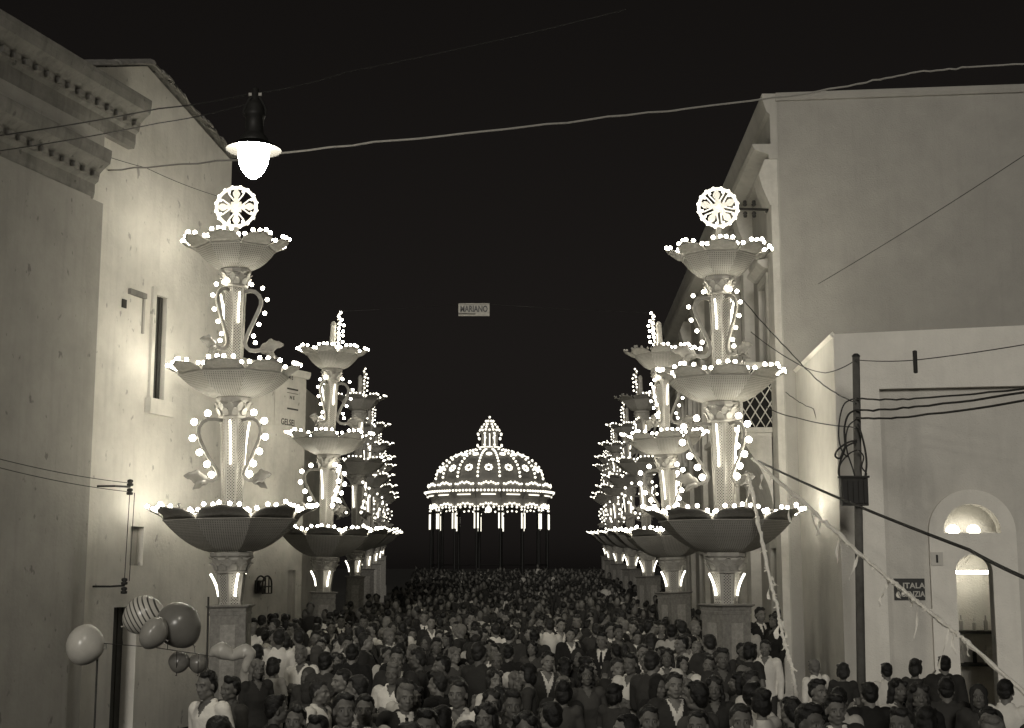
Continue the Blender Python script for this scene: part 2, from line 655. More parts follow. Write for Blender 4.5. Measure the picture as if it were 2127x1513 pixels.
def torso(bm, kind, e, top=True):
    if kind == 'w':
        rg = [(.80, .01, .155, .105), (.92, .012, .172, .118), (1.04, 0, .128, .096), (1.12, 0, .122, .092), (1.25, -.012, .146, .122), (1.33, -.006, .152, .11), (1.41, .005, .132, .082), (1.455, .012, .066, .062)]
    else:
        rg = [(.80, .01, .155, .11), (.92, .01, .165, .115), (1.04, 0, .148, .105), (1.12, 0, .15, .105), (1.25, 0, .17, .122), (1.35, 0, .176, .118), (1.42, .005, .14, .088), (1.465, .012, .07, .064)]
    loft(bm, [(z, cy, rx + e, ry + e) for z, cy, rx, ry in rg])
def hand(bm, wr, d, s):
    side = Vector((0, 1, 0)) if abs(d.z) > .6 else Vector((0, 0, 1))
    side = (side - d * side.dot(d)).normalized()
    palm_n = d.cross(side)
    pc = wr + d * .05
    q = Matrix((side, palm_n, d)).transposed()
    blob(bm, pc, (.040, .017, .052), q)
    for i, L in enumerate((.066, .075, .070, .055)):
        b = wr + d * .088 + side * (-.033 + .022 * i)
        k = b + d * L * .55 + palm_n * .008 * s
        t = k + (d * .8 + palm_n * .6 * s).normalized() * L * .45
        limb(bm, b, k, .0095, .0088, 8)
        limb(bm, k, t, .0088, .0075, 8)
    b = wr + d * .035 - side * .032
    k = b + (d - side * .9).normalized() * .04
    limb(bm, b, k, .012, .0105, 8)
    limb(bm, k, k + (d - side * .2 + palm_n * .3 * s).normalized() * .032, .0105, .008, 8)
def body_mesh(name, kind, pose, skin):
    bm = bmesh.new()
    arms, sw = skeleton(kind, pose)
    torso(bm, kind, 0)
    limb(bm, (0, .014, 1.43), HC + Vector((0, .022, -.06)), .056 if kind == 'm' else .048, .052 if kind == 'm' else .045)
    for sh, el, wr, hd, s in arms:
        blob(bm, sh + Vector((-s * .012, 0, -.005)), (.062, .062, .068))
        limb(bm, sh, el, .052 if kind == 'm' else .043, .039 if kind == 'm' else .034)
        limb(bm, el, wr, .039 if kind == 'm' else .034, .026 if kind == 'm' else .023)
        hand(bm, wr, hd, s)
    for s in (-1, 1):
        hip, kn, an = Vector((s * .088, .01, .88)), Vector((s * .095, -.008, .48)), Vector((s * .10, .025, .085))
        limb(bm, hip, kn, .088, .056)
        limb(bm, kn, an, .055, .036)
        blob(bm, kn + (an - kn) * .3 + Vector((0, .02, 0)), (.052, .052, .10))
        blob(bm, an + Vector((0, -.06, -.045)), (.042, .125, .038))
    h = HC
    fm = 1.0 if kind == 'm' else .94
    blob(bm, h + Vector((0, .014, .026)), (.077 * fm, .094 * fm, .086), seg=20, ring=14)
    blob(bm, h + Vector((0, -.024, -.034)), (.060 * fm, .068, .086), seg=20, ring=14)
    blob(bm, h + Vector((0, -.054, -.093)), (.031 * fm, .027, .023))
    for s in (-1, 1):
        blob(bm, h + Vector((s * .038 * fm, -.055, -.03)), (.024, .026, .024))
        blob(bm, h + Vector((s * .052 * fm, -.01, -.07)), (.018, .04, .022))
        blob(bm, h + Vector((s * .0785 * fm, .012, -.014)), (.010, .019, .032), Matrix.Rotation(R(s * 14), 3, 'Z'))
        blob(bm, h + Vector((s * .031, -.073, .000)), (.014, .013, .011))
        limb(bm, h + Vector((s * .014, -.083, .021)), h + Vector((s * .048, -.070, .022)), .011, .010, 8)
        blob(bm, h + Vector((s * .011, -.101, -.033)), (.0085, .011, .008))
    limb(bm, h + Vector((0, -.083, .012)), h + Vector((0, -.108, -.030)), .0085, .0125, 10)
    blob(bm, h + Vector((0, -.0865, -.060)), (.023, .012, .0065))
    blob(bm, h + Vector((0, -.0845, -.071)), (.019, .012, .0075))
    me = fuse(bm, name, .0078, 1)
    for m in (skin, m_eye, m_pupil, m_brow, m_lip):
        me.materials.append(m)
    for p in me.polygons:
        c = p.center
        if c.z < 1.5 or c.y > -.05:
            continue
        q = c - h
        ex = abs(q.x) - .031
        if abs(ex) < .006 and abs(q.z) < .006:
            p.material_index = 2
        elif abs(ex) < .014 and abs(q.z) < .0065:
            p.material_index = 1
        elif .012 < abs(q.x) < .050 and .018 < q.z < .028:
            p.material_index = 3
        elif abs(q.x) < .022 and -.077 < q.z < -.056 and q.y < -.07:
            p.material_index = 4
    return me
def hair_mesh(name, style):
    bm = bmesh.new()
    h = HC
    fem = style in ('bob', 'long', 'bun')
    blob(bm, h + Vector((0, .030, .046)), (.084, .093, .084), seg=20, ring=14)
    blob(bm, h + Vector((0, .062, -.012)), (.072, .052, .072))
    for s in (-1, 1):
        blob(bm, h + Vector((s * .070, .022, .012)), (.016, .030, .04))
    if style == 'quiff':
        blob(bm, h + Vector((0.01, -.035, .098)), (.060, .045, .035))
        blob(bm, h + Vector((-.03, -.01, .108)), (.04, .05, .03))
    elif style == 'short':
        blob(bm, h + Vector((.015, -.022, .092)), (.06, .045, .026))
    elif fem:
        for s in (-1, 1):
            blob(bm, h + Vector((s * .074, .018, -.02)), (.026, .048, .080))
            blob(bm, h + Vector((s * .055, -.03, .072)), (.036, .04, .035))
        blob(bm, h + Vector((0, .065, -.04)), (.082, .058, .092))
        if style == 'long':
            blob(bm, h + Vector((0, .08, -.13)), (.086, .045, .10))
            for s in (-1, 1):
                blob(bm, h + Vector((s * .08, .03, -.095)), (.03, .045, .06))
        if style == 'bun':
            blob(bm, h + Vector((0, .10, .075)), (.055, .05, .05))
    return fuse(bm, name, .0085, 1, .007)
def scarf_mesh(name):
    bm = bmesh.new()
    h = HC
    blob(bm, h + Vector((0, .034, .034)), (.096, .100, .096), seg=20, ring=14)
    for s in (-1, 1):
        blob(bm, h + Vector((s * .066, .0, -.05)), (.026, .05, .095))
    blob(bm, h + Vector((0, .06, -.06)), (.088, .075, .11))
    blob(bm, h + Vector((0, -.02, -.145)), (.06, .055, .035))
    blob(bm, h + Vector((0, .02, -.17)), (.10, .08, .05))
    return fuse(bm, name, .010, 2, .003)
def top_mesh(name, kind, pose, e, sleeve, vneck, length=.84, voxel=.012, wrinkle=.004, collar=True):
    bm = bmesh.new()
    arms, sw = skeleton(kind, pose)
    torso(bm, kind, e)
    if length < .80:
        loft(bm, [(length, .01, .17 + e, .12 + e), (.9, .01, .17 + e, .12 + e)])
    for sh, el, wr, hd, s in arms:
        blob(bm, sh + Vector((-s * .012, 0, -.003)), (.064 + e, .064 + e, .066 + e))
        limb(bm, sh, el, (.054 if kind == 'm' else .045) + e, .044 + e)
        if sleeve == 'long':
            limb(bm, el, el.lerp(wr, .93), .043 + e, .034 + e)
    if collar:
        for s in (-1, 1):
            limb(bm, (s * .068, .0, 1.465 + e * .4), (s * .038, -.075 - e, 1.425), .018 + e * .3, .012, 8)
        limb(bm, (-.068, .01, 1.468 + e * .3), (.068, .01, 1.468 + e * .3), .03, .03, 8)
        limb(bm, (-.06, .04, 1.475 + e * .3), (.06, .04, 1.475 + e * .3), .024, .024, 8)
    def cut(c):
        if vneck is None:
            return False
        z0, k = vneck
        return c.y < -.02 and c.z > z0 and abs(c.x) < (c.z - z0) * k
    if sleeve == 'short':
        def cut2(c, f=cut):
            if f(c):
                return True
            for sh, el, wr, hd, s in arms:
                d = (el - sh)
                t = (c - sh).dot(d) / d.length_squared
                if t > .66 and (c - (sh + d * t)).length < .13 and abs(c.x) > sw - .01:
                    return True
            return False
        ct = cut2
    else:
        ct = cut
    me = fuse(bm, name, voxel, 2, 0, ct)
    nr = [v.normal.copy() for v in me.vertices]
    for v, nn in zip(me.vertices, nr):
        n = noise.noise(Vector((v.co.x * 9, v.co.y * 9, v.co.z * 5))) + .5 * noise.noise(Vector((v.co.x * 22, v.co.y * 22, v.co.z * 12)))
        v.co += nn * wrinkle * n
    return me
def legs_mesh(name, kind):
    bm = bmesh.new()
    e = .018
    if kind == 'm':
        loft(bm, [(.78, .01, .15, .11), (.9, .01, .172 + e * .3, .122 + e * .3), (1.02, 0, .156, .112)])
        for s in (-1, 1):
            limb(bm, (s * .088, .01, .88), (s * .095, 0, .48), .092 + e * .5, .07 + e)
            limb(bm, (s * .095, 0, .48), (s * .10, .02, .10), .07 + e, .062 + e)
    else:
        loft(bm, [(.42, .01, .25, .21), (.6, .01, .225, .18), (.8, .012, .19, .14), (.92, .012, .182, .128), (1.04, 0, .136, .104), (1.07, 0, .13, .10)])
    return fuse(bm, name, .016, 2)
def tie_mesh():
    mb = MB()
    mb.sheet([[(-.012, -.098, 1.428), (.012, -.098, 1.428)], [(-.020, -.142, 1.36), (.020, -.142, 1.36)], [(-.028, -.150, 1.24), (.028, -.150, 1.24)]], .010)
    mb.ball((0, -.1, 1.43), (.018, .014, .016), 8, 6)
    return mb.mesh('tie', [m_darkc[0]])
# variants: (look words, body, [(child name, mesh, palette, colour words)])
BODY = {}
def body(kind, pose):
    k = (kind, pose)
    if k not in BODY:
        BODY[k] = body_mesh('person_body', kind, pose, m_skin[len(BODY) % 3])
    return BODY[k]
HAIR = {s: hair_mesh('hair', s) for s in ('short', 'quiff', 'bob', 'long', 'bun')}
HAIR['scarf'] = scarf_mesh('headscarf')
LEGS = {k: legs_mesh({'m': 'trousers', 'w': 'skirt'}[k], k) for k in 'mw'}
TIE = tie_mesh()
TOPS = {}
def top(kind, pose, style):
    k = (kind, pose, style)
    if k not in TOPS:
        if style == 'open':
            TOPS[k] = top_mesh('shirt', kind, pose, .012, 'short' if pose != 'down' else 'long', (1.36, .55))
        elif style == 'jacket':
            TOPS[k] = top_mesh('jacket', kind, pose, .030, 'long', (1.20, .30), .74, .014, .006)
        elif style == 'closed':
            TOPS[k] = top_mesh('shirt', kind, pose, .012, 'long', (1.445, .6))
        elif style == 'dress':
            TOPS[k] = top_mesh('dress_top', kind, pose, .010, 'short', (1.39, .9), collar=False)
        elif style == 'shawl':
            TOPS[k] = top_mesh('shawl', kind, pose, .034, 'long', None, .74, .015, .008, False)
    return TOPS[k]
LOOKS = [
    # words, kind, pose, hair style, list of (part, style, palette), colour word slot
    ('man in %s open-necked shirt', 'm', 'down', 'short', [('shirt', 'open', 'w')]),
    ('man in %s jacket and tie', 'm', 'down', 'quiff', [('shirt', 'closed', 'w0'), ('jacket', 'jacket', 'd'), ('tie', 'tie', 'd0')]),
    ('man with arms folded in %s shirt', 'm', 'folded', 'quiff', [('shirt', 'open', 'wm')]),
    ('man in %s jacket over open collar', 'm', 'raised', 'short', [('shirt', 'open', 'w0'), ('jacket', 'jacket', 'd')]),
    ('woman with bobbed hair in %s dress', 'w', 'folded', 'bob', [('dress_top', 'dress', 'a')]),
    ('woman with long hair in %s blouse', 'w', 'down', 'long', [('shirt', 'open', 'a')]),
    ('woman with headscarf in %s shawl', 'w', 'down', 'scarf', [('shawl', 'shawl', 'd')]),
    ('woman with pinned hair in %s dress', 'w', 'raised', 'bun', [('dress_top', 'dress', 'a')]),
]
for _w, _k, _p, _h, _t in LOOKS:                 # shape every figure before the scene fills up
    body(_k, _p)
    for _n, _s, _pal in _t:
        if _s != 'tie':
            top(_k, _p, _s)

# ------------------------------------------------------------------ ground
def ground_strip(name, x0, x1, y0, y1, dz, m, step=4.0):
    mb = MB()
    ny = int((y1 - y0) / step)
    ys = [y0 + (y1 - y0) * i / ny for i in range(ny + 1)]
    vs = []
    for y in ys:
        vs += [(x0, y, gz(y) + dz), (x1, y, gz(y) + dz)]
    fs = [(2 * i, 2 * i + 1, 2 * i + 3, 2 * i + 2) for i in range(ny)]
    mb.add(vs, fs)
    o = mb.obj(name, m)
    o['kind'] = 'structure'
    o['label'] = {'ground': 'dark ground around the street and houses', 'street': 'dark paved street beneath the festival crowd'}[name]
    return o
ground_strip('ground', -400, 400, -60, 900, -0.02, m_ground, 8)
ground_strip('street', -4.9, 4.9, -20, 105, 0.0, m_street)

# ------------------------------------------------------------------ left church wall with cornices
def left_building():
    e25 = at(455, 1177, 25.0)
    ang = R(16.6)
    P = Plane((e25.x, e25.y), (e25.x - math.sin(ang) * 10, e25.y - math.cos(ang) * 10))   # s grows towards the camera
    root = empty('church_side', P.pt(0, 0), 0, 'tall plastered church flank with old cornices left of the crowd', 'building')
    inv = T(*root.location).inverted()
    def part(mb, name, m, parent=None, smooth=False):
        mb.v = [inv @ p for p in mb.v]
        return mb.obj(name, m, parent or root, smooth)
    sA = P.hit(455, 320)
    apex = P.hit(306, 138)
    # main wall outline with window, slot and door openings
    l0 = P.hit(95, 143)
    slope = (apex[1] - l0[1]) / (apex[0] - l0[0])
    sE = 13.0
    outline = [(0, 0), (0, sA[1]), apex, (sE, apex[1] + slope * (sE - apex[0])), (sE, 0)]
    def rect(x0, y0, x1, y1):
        a0, z1 = P.hit(x0, y0)
        a1, z0 = P.hit(x1, y1)
        return a0, a1, z0, z1
    wa0, wz1 = P.hit(321, 612)
    wa1, wz0 = P.hit(343, 835)
    wa1 = P.hit(343, 620)[0]
    na0, nz1 = P.hit(272, 1093)
    na1, nz0 = P.hit(296, 1175)
    da0, dz1 = P.hit(237, 1262)
    da1 = P.hit(284, 1300)[0]
    holes = []
    for (a, b, z0, z1) in ((wa0, wa1, wz0, wz1), (na0, na1, nz0, nz1), (da0, da1, 0.03, dz1)):
        holes.append([P.pt(a, z0), P.pt(b, z0), P.pt(b, z1), P.pt(a, z1)])
    mb = MB().prism([P.pt(a, z) for a, z in outline], P.n, 0.55, 0, holes)
    part(mb, 'wall', m_left)
    # end wall turning away from the street (shares the corner)
    P2 = Plane(P.pt(-0.002, 0, -0.56), P.pt(-0.002, 0, -9))
    mb = MB()
    a = P.pt(0, 0, -0.55); b = P.pt(0, 0, -9)
    top = sA[1]
    mb.add([a, b, b + Vector((0, 0, top)), a + Vector((0, 0, top)), a + P.u * 0.4, b + P.u * 0.4, b + P.u * 0.4 + Vector((0, 0, top)), a + P.u * 0.4 + Vector((0, 0, top))],
           [(0, 1, 2, 3), (4, 7, 6, 5), (0, 3, 7, 4), (1, 5, 6, 2), (3, 2, 6, 7), (0, 4, 5, 1)])
    part(mb, 'return_wall', m_left)
    # window: surround, sill, shutter
    win = MB()
    P.box(win, wa0 + 0.10, wa0, wz0, wz1 + 0.12, 0.0, 0.05)
    P.box(win, wa1 - 0.22, wa1, wz0, wz1 + 0.12, 0.0, 0.05)
    P.box(win, wa1 + 0.0, wa0, wz1, wz1 + 0.12, 0.0, 0.045)
    fr = part(win, 'window', m_left)
    mb = MB(); P.box(mb, wa1 - 0.3, wa0 + 0.16, wz0 - 0.26, wz0 - 0.003, -0.1, 0.11)
    part(mb, 'sill', m_left, fr)
    w = (wa0 - wa1) / 3
    for k in range(3):
        mb = MB(); P.box(mb, wa1 + w * k + 0.008, wa1 + w * (k + 1) - 0.008, wz0, wz1, -0.1, -0.035 - 0.014 * (k % 2))
        part(mb, 'shutter_board', m_wood, fr)
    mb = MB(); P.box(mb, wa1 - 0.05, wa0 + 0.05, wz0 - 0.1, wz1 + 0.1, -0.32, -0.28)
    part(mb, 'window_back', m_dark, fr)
    # relic of an older frame beside the window
    q0 = P.hit(266, 601); q1 = P.hit(299, 627)
    mb = MB(); P.box(mb, q1[0], q0[0], q1[1] + 0.04, q1[1] + 0.13, 0, 0.06)
    part(mb, 'old_lintel', m_leftdark)
    mb = MB(); P.box(mb, q1[0], q1[0] + 0.05, P.hit(299, 695)[1], q1[1] + 0.04, 0, 0.03)
    part(mb, 'old_jamb', m_pil)
    h = P.hit(257, 631)
    mb = MB(); P.box(mb, h[0] - 0.06, h[0] + 0.06, h[1] - 0.07, h[1] + 0.07, -0.004, 0.02)
    part(mb, 'patch', m_wood)
    mb = MB(); P.box(mb, na1 - 0.05, na0 + 0.05, nz0 - 0.05, nz1 + 0.05, -0.16, -0.12)
    part(mb, 'slot_window', m_pil)
    # door with boards
    dw = (da0 - da1) / 4
    dr = None
    mb = MB(); P.box(mb, da1 - 0.05, da0 + 0.05, 0, dz1 + 0.05, -0.34, -0.30)
    dr = part(mb, 'door', m_door)
    for k in range(4):
        mb = MB(); P.box(mb, da1 + dw * k + 0.01, da1 + dw * (k + 1) - 0.01, 0.04, dz1 - 0.02, -0.3, -0.25 - 0.01 * (k % 2))
        part(mb, 'door_board', m_door, dr)
    # pilaster and entablatures at the street end
    pe = P.hit(203, 420)[0]
    pe2 = P.hit(165, 520)[0]
    zc0 = P.hit(204, 425)[1]
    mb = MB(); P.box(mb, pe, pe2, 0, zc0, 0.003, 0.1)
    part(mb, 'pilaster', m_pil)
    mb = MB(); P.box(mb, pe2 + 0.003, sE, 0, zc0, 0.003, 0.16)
    part(mb, 'facade_panel', m_pil)
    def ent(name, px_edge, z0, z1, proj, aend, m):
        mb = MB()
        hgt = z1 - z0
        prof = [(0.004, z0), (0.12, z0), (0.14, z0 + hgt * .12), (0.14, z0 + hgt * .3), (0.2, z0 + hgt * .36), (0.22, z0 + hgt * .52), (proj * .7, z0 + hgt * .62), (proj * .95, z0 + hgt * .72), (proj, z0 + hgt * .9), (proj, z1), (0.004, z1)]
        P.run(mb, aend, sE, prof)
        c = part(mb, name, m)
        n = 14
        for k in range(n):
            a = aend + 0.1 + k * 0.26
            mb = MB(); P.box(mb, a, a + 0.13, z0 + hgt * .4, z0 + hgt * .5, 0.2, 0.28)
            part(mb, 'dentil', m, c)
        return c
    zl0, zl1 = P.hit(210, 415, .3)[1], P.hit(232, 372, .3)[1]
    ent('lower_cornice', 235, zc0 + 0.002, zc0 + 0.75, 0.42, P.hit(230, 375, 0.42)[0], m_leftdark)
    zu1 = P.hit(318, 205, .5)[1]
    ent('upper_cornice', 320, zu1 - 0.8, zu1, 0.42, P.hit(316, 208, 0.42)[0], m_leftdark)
    mb = MB(); P.box(mb, P.hit(205, 260)[0], sE, zc0 + 0.752, zu1 - 0.802, 0.004, 0.12)
    part(mb, 'frieze', m_pil)
    # roof tiles along the raking edge and the top
    pa, pb = Vector((0, 0, sA[1])), None
    def rake(a0, z0, a1, z1, n):
        for k in range(n):
            t0, t1 = k / n, (k + 1.12) / n
            A = P.pt(a0 + (a1 - a0) * t0, z0 + (z1 - z0) * t0, random.uniform(0.08, 0.16))
            B = P.pt(a0 + (a1 - a0) * t1, z0 + (z1 - z0) * t1, random.uniform(0.08, 0.16))
            d = (B - A).normalized()
            up = P.n.cross(d)
            if up.z < 0:
                up = -up
            mb = MB()
            rows = []
            for q in (A, B):
                row = []
                for j in range(6):
                    an = PI * j / 5
                    row.append(q + P.n * (-0.25 + 0.0) + up * (0.02 + 0.09 * math.sin(an)) + P.n * (0.28 * (1 - math.cos(an)) / 2) + d * 0)
                rows.append(row)
            mb.sheet(rows, 0.03)
            part(mb, 'roof_tile', m_tile)
    rake(-0.05, sA[1], apex[0], apex[1], 22)
    rake(apex[0], apex[1], l0[0] + 1.2, apex[1] + slope * (l0[0] + 1.2 - apex[0]), 12)
    return P
PL = left_building()

def insulator_bracket(P, px, py, arm, label):
    a, z = P.hit(px, py, 0.3)
    root = empty('insulator_bracket', P.pt(a, z), 0, label, 'bracket', 'wire brackets on the church flank')
    inv = T(*root.location).inverted()
    mb = MB().tube([inv @ P.pt(a + arm, z, 0), inv @ P.pt(a + arm * .9, z, 0.28), inv @ P.pt(a, z + 0.01, 0.3)], 0.018, 6)
    mb.obj('arm', m_iron, root)
    for dz in (0.07, -0.07):
        q = inv @ P.pt(a, z + dz, 0.3)
        mb = MB().lathe([(0.02, -0.05), (0.05, -0.045), (0.055, -0.01), (0.03, 0.0), (0.05, 0.02), (0.045, 0.05), (0.015, 0.06)], 10, M=T(*q))
        mb.obj('insulator', m_iron, root, True)
    return P.pt(a, z, 0.3)
i1 = insulator_bracket(PL, 270, 1013, 0.45, 'dark wire bracket with twin insulators, upper one on church flank')
i2 = insulator_bracket(PL, 258, 1218, 0.4, 'dark wire bracket with twin insulators, lower one above the balloons')

def wire(name, pts, r, m, label, cat='cable', group=None, sag=0.0, n=16, wob=0.0):
    """a hanging cable through the given points"""
    pts = [Vector(p) for p in pts]
    out = []
    for i in range(len(pts) - 1):
        a, b = pts[i], pts[i + 1]
        for k in range(n + (1 if i == len(pts) - 2 else 0)):
            t = k / n
            p = a.lerp(b, t)
            p.z -= sag * 4 * t * (1 - t)
            if wob and 0 < k:
                p += Vector((random.gauss(0, wob), random.gauss(0, wob), random.gauss(0, wob)))
            out.append(p)
    o0 = out[0].copy()
    mb = MB().tube([p - o0 for p in out], r, 6)
    o = mb.obj(name, m)
    o.location = o0
    return tag(o, label, cat, group)
wire('wall_wire', [i1 + Vector((0, 0, -.08)), i2 + Vector((0, 0, .08))], 0.006, m_cable, 'left of two thin wires dropping between the wall brackets', group='wires between brackets')
wire('wall_wire', [i1 + Vector((.06, .06, -.08)), i2 + Vector((.06, .06, .08))], 0.006, m_cable, 'right of two thin wires dropping between the wall brackets', group='wires between brackets')
wire('wall_wire', [PL.pt(*PL.hit(-60, 938, .3), .3), i1 + Vector((0, 0, .07))], 0.006, m_cable, 'upper thin wire running along church flank to the bracket', sag=.05)
wire('wall_wire', [PL.pt(*PL.hit(-60, 956, .3), .3), i1 + Vector((0, 0, -.07))], 0.006, m_cable, 'lower thin wire running along church flank to the bracket', sag=.05)

# ------------------------------------------------------------------ second house on the left, behind the first column
def second_house():
    A, B = at(430, 1177, 32.5), at(627, 1177, 36.0)
    P = Plane((A.x, A.y), (B.x, B.y))
    root = empty('plastered_house', P.pt(0, 0), 0, 'lower plastered house with painted lettering behind the first left column', 'building')
    inv = T(*root.location).inverted()
    def part(mb, name, m, parent=None, smooth=False):
        mb.v = [inv @ p for p in mb.v]
        return mb.obj(name, m, parent or root, smooth)
    zt = P.hit(600, 770)[1]
    L = P.len
    na0, nz1 = P.hit(598, 1185)
    na1, nz0 = P.hit(611, 1330)
    hole = [P.pt(na0, 0.05), P.pt(na1, 0.05), P.pt(na1, nz1), P.pt(na0, nz1)]
    part(MB().prism([P.pt(0, 0), P.pt(L, 0), P.pt(L, zt), P.pt(0, zt)], P.n, 0.5, 0, [hole]), 'wall', m_b)
    mb = MB(); P.box(mb, na0 - .03, na1 + .03, 0.02, nz1 + .03, -0.16, -0.1)
    part(mb, 'door', m_pil)
    c = P.pt(L, 0, -0.5)
    mb = MB()
    mb.box((c.x - 0.45, c.y + 0.002, 0), (c.x, c.y + 7, zt))
    part(mb, 'side_wall', m_b)
    mb = MB(); P.run(mb, 0, L + 0.08, [(0.003, zt - .14), (.06, zt - .12), (.1, zt - .03), (.1, zt + .05), (-.5, zt + .05), (-.5, zt + .003), (0.003, zt + .003)])
    part(mb, 'coping', m_trim)
    # painted sign panel with lettering at the corner
    s0, z1 = P.hit(571, 778)
    s1, z0 = P.hit(626, 892)
    mb = MB(); P.box(mb, s0, L - 0.02, z0, z1, 0.003, 0.02)
    board = part(mb, 'painted_sign', m_b)
    sc_, mid = (s1 - s0), (s0 + s1) / 2
    def word(txt, px, py, hpx, wid):
        a, z = P.hit(px, py, 0.024)
        me = text_mesh(txt, hpx * 34 / F * 1.45, 'lettering', 0.002, 1.0, 0.004)
        w = max(v.co.x for v in me.vertices) - min(v.co.x for v in me.vertices)
        for v in me.vertices:
            v.co.x *= wid * 34.5 / F / w
        me.materials.append(m_wood)
        o = link('lettering', me, board)
        o.matrix_local = inv @ P.matrix(a, z, 0.022)
    word('M E', 604, 785, 8, 17)
    word('N E', 607, 827, 7, 17)
    word('GELSEI', 598, 878, 13, 48)
    for (x0, x1, y) in ((595, 618, 807), (595, 618, 815.5), (595, 618, 848.5)):
        a0, z = P.hit(x0, y)
        a1, _ = P.hit(x1, y)
        mb = MB(); P.box(mb, a0, a1, z - (0.022 if y != 815.5 else 0.007), z + (0.022 if y != 815.5 else .007), 0.021, 0.025)
        part(mb, 'painted_bar', m_wood, board)
    # caged wall lantern
    a, z = P.hit(546, 1216, 0.15)
    lan = empty('wall_lantern', P.pt(a, z, 0.0), 0, 'dark caged lantern on the plastered house beside the first left column', 'lantern')
    iv = T(*lan.location).inverted()
    M = iv @ P.matrix(a, z, 0.18)
    wv = 0.19
    mb = MB()
    for k in range(10):
        an = PI * k / 9
    def arc(z0, zz):
        return [M @ Vector((wv * math.cos(PI * k / 10), 0.02 + (wv + 0.02) * math.sin(PI * k / 10), zz)) for k in range(11)]
    for zz in (-0.1, 0.1):
        mb.tube([M @ Vector((wv, -0.2, zz))] + arc(0, zz) + [M @ Vector((-wv, -0.2, zz))], 0.022, 6)
    for x in (-wv, -wv / 2.6, wv / 2.6, wv):
        mb.tube([M @ Vector((x, -0.2, 0.1)), M @ Vector((x, 0.02 + math.sqrt(max(0, wv * wv - x * x)), 0.1))], 0.016, 6)
    for y in (-0.2, -0.03):
        mb.tube([M @ Vector((-wv, y, 0.1)), M @ Vector((wv, y, 0.1))], 0.018, 6)
    mb.obj('cage', m_iron, lan)
    mb = MB().box((-wv * .8, -0.19, -0.17), (wv * .8, 0.12, -0.05), M=M)
    mb.obj('housing', m_iron, lan)
    mb = MB().ball((0, 0, 0), (0.1, 0.1, 0.09), 10, 6, M=M)
    mb.obj('glass', m_pil, lan, True)
    # drain pole at the church corner
    return P
PB = second_house()

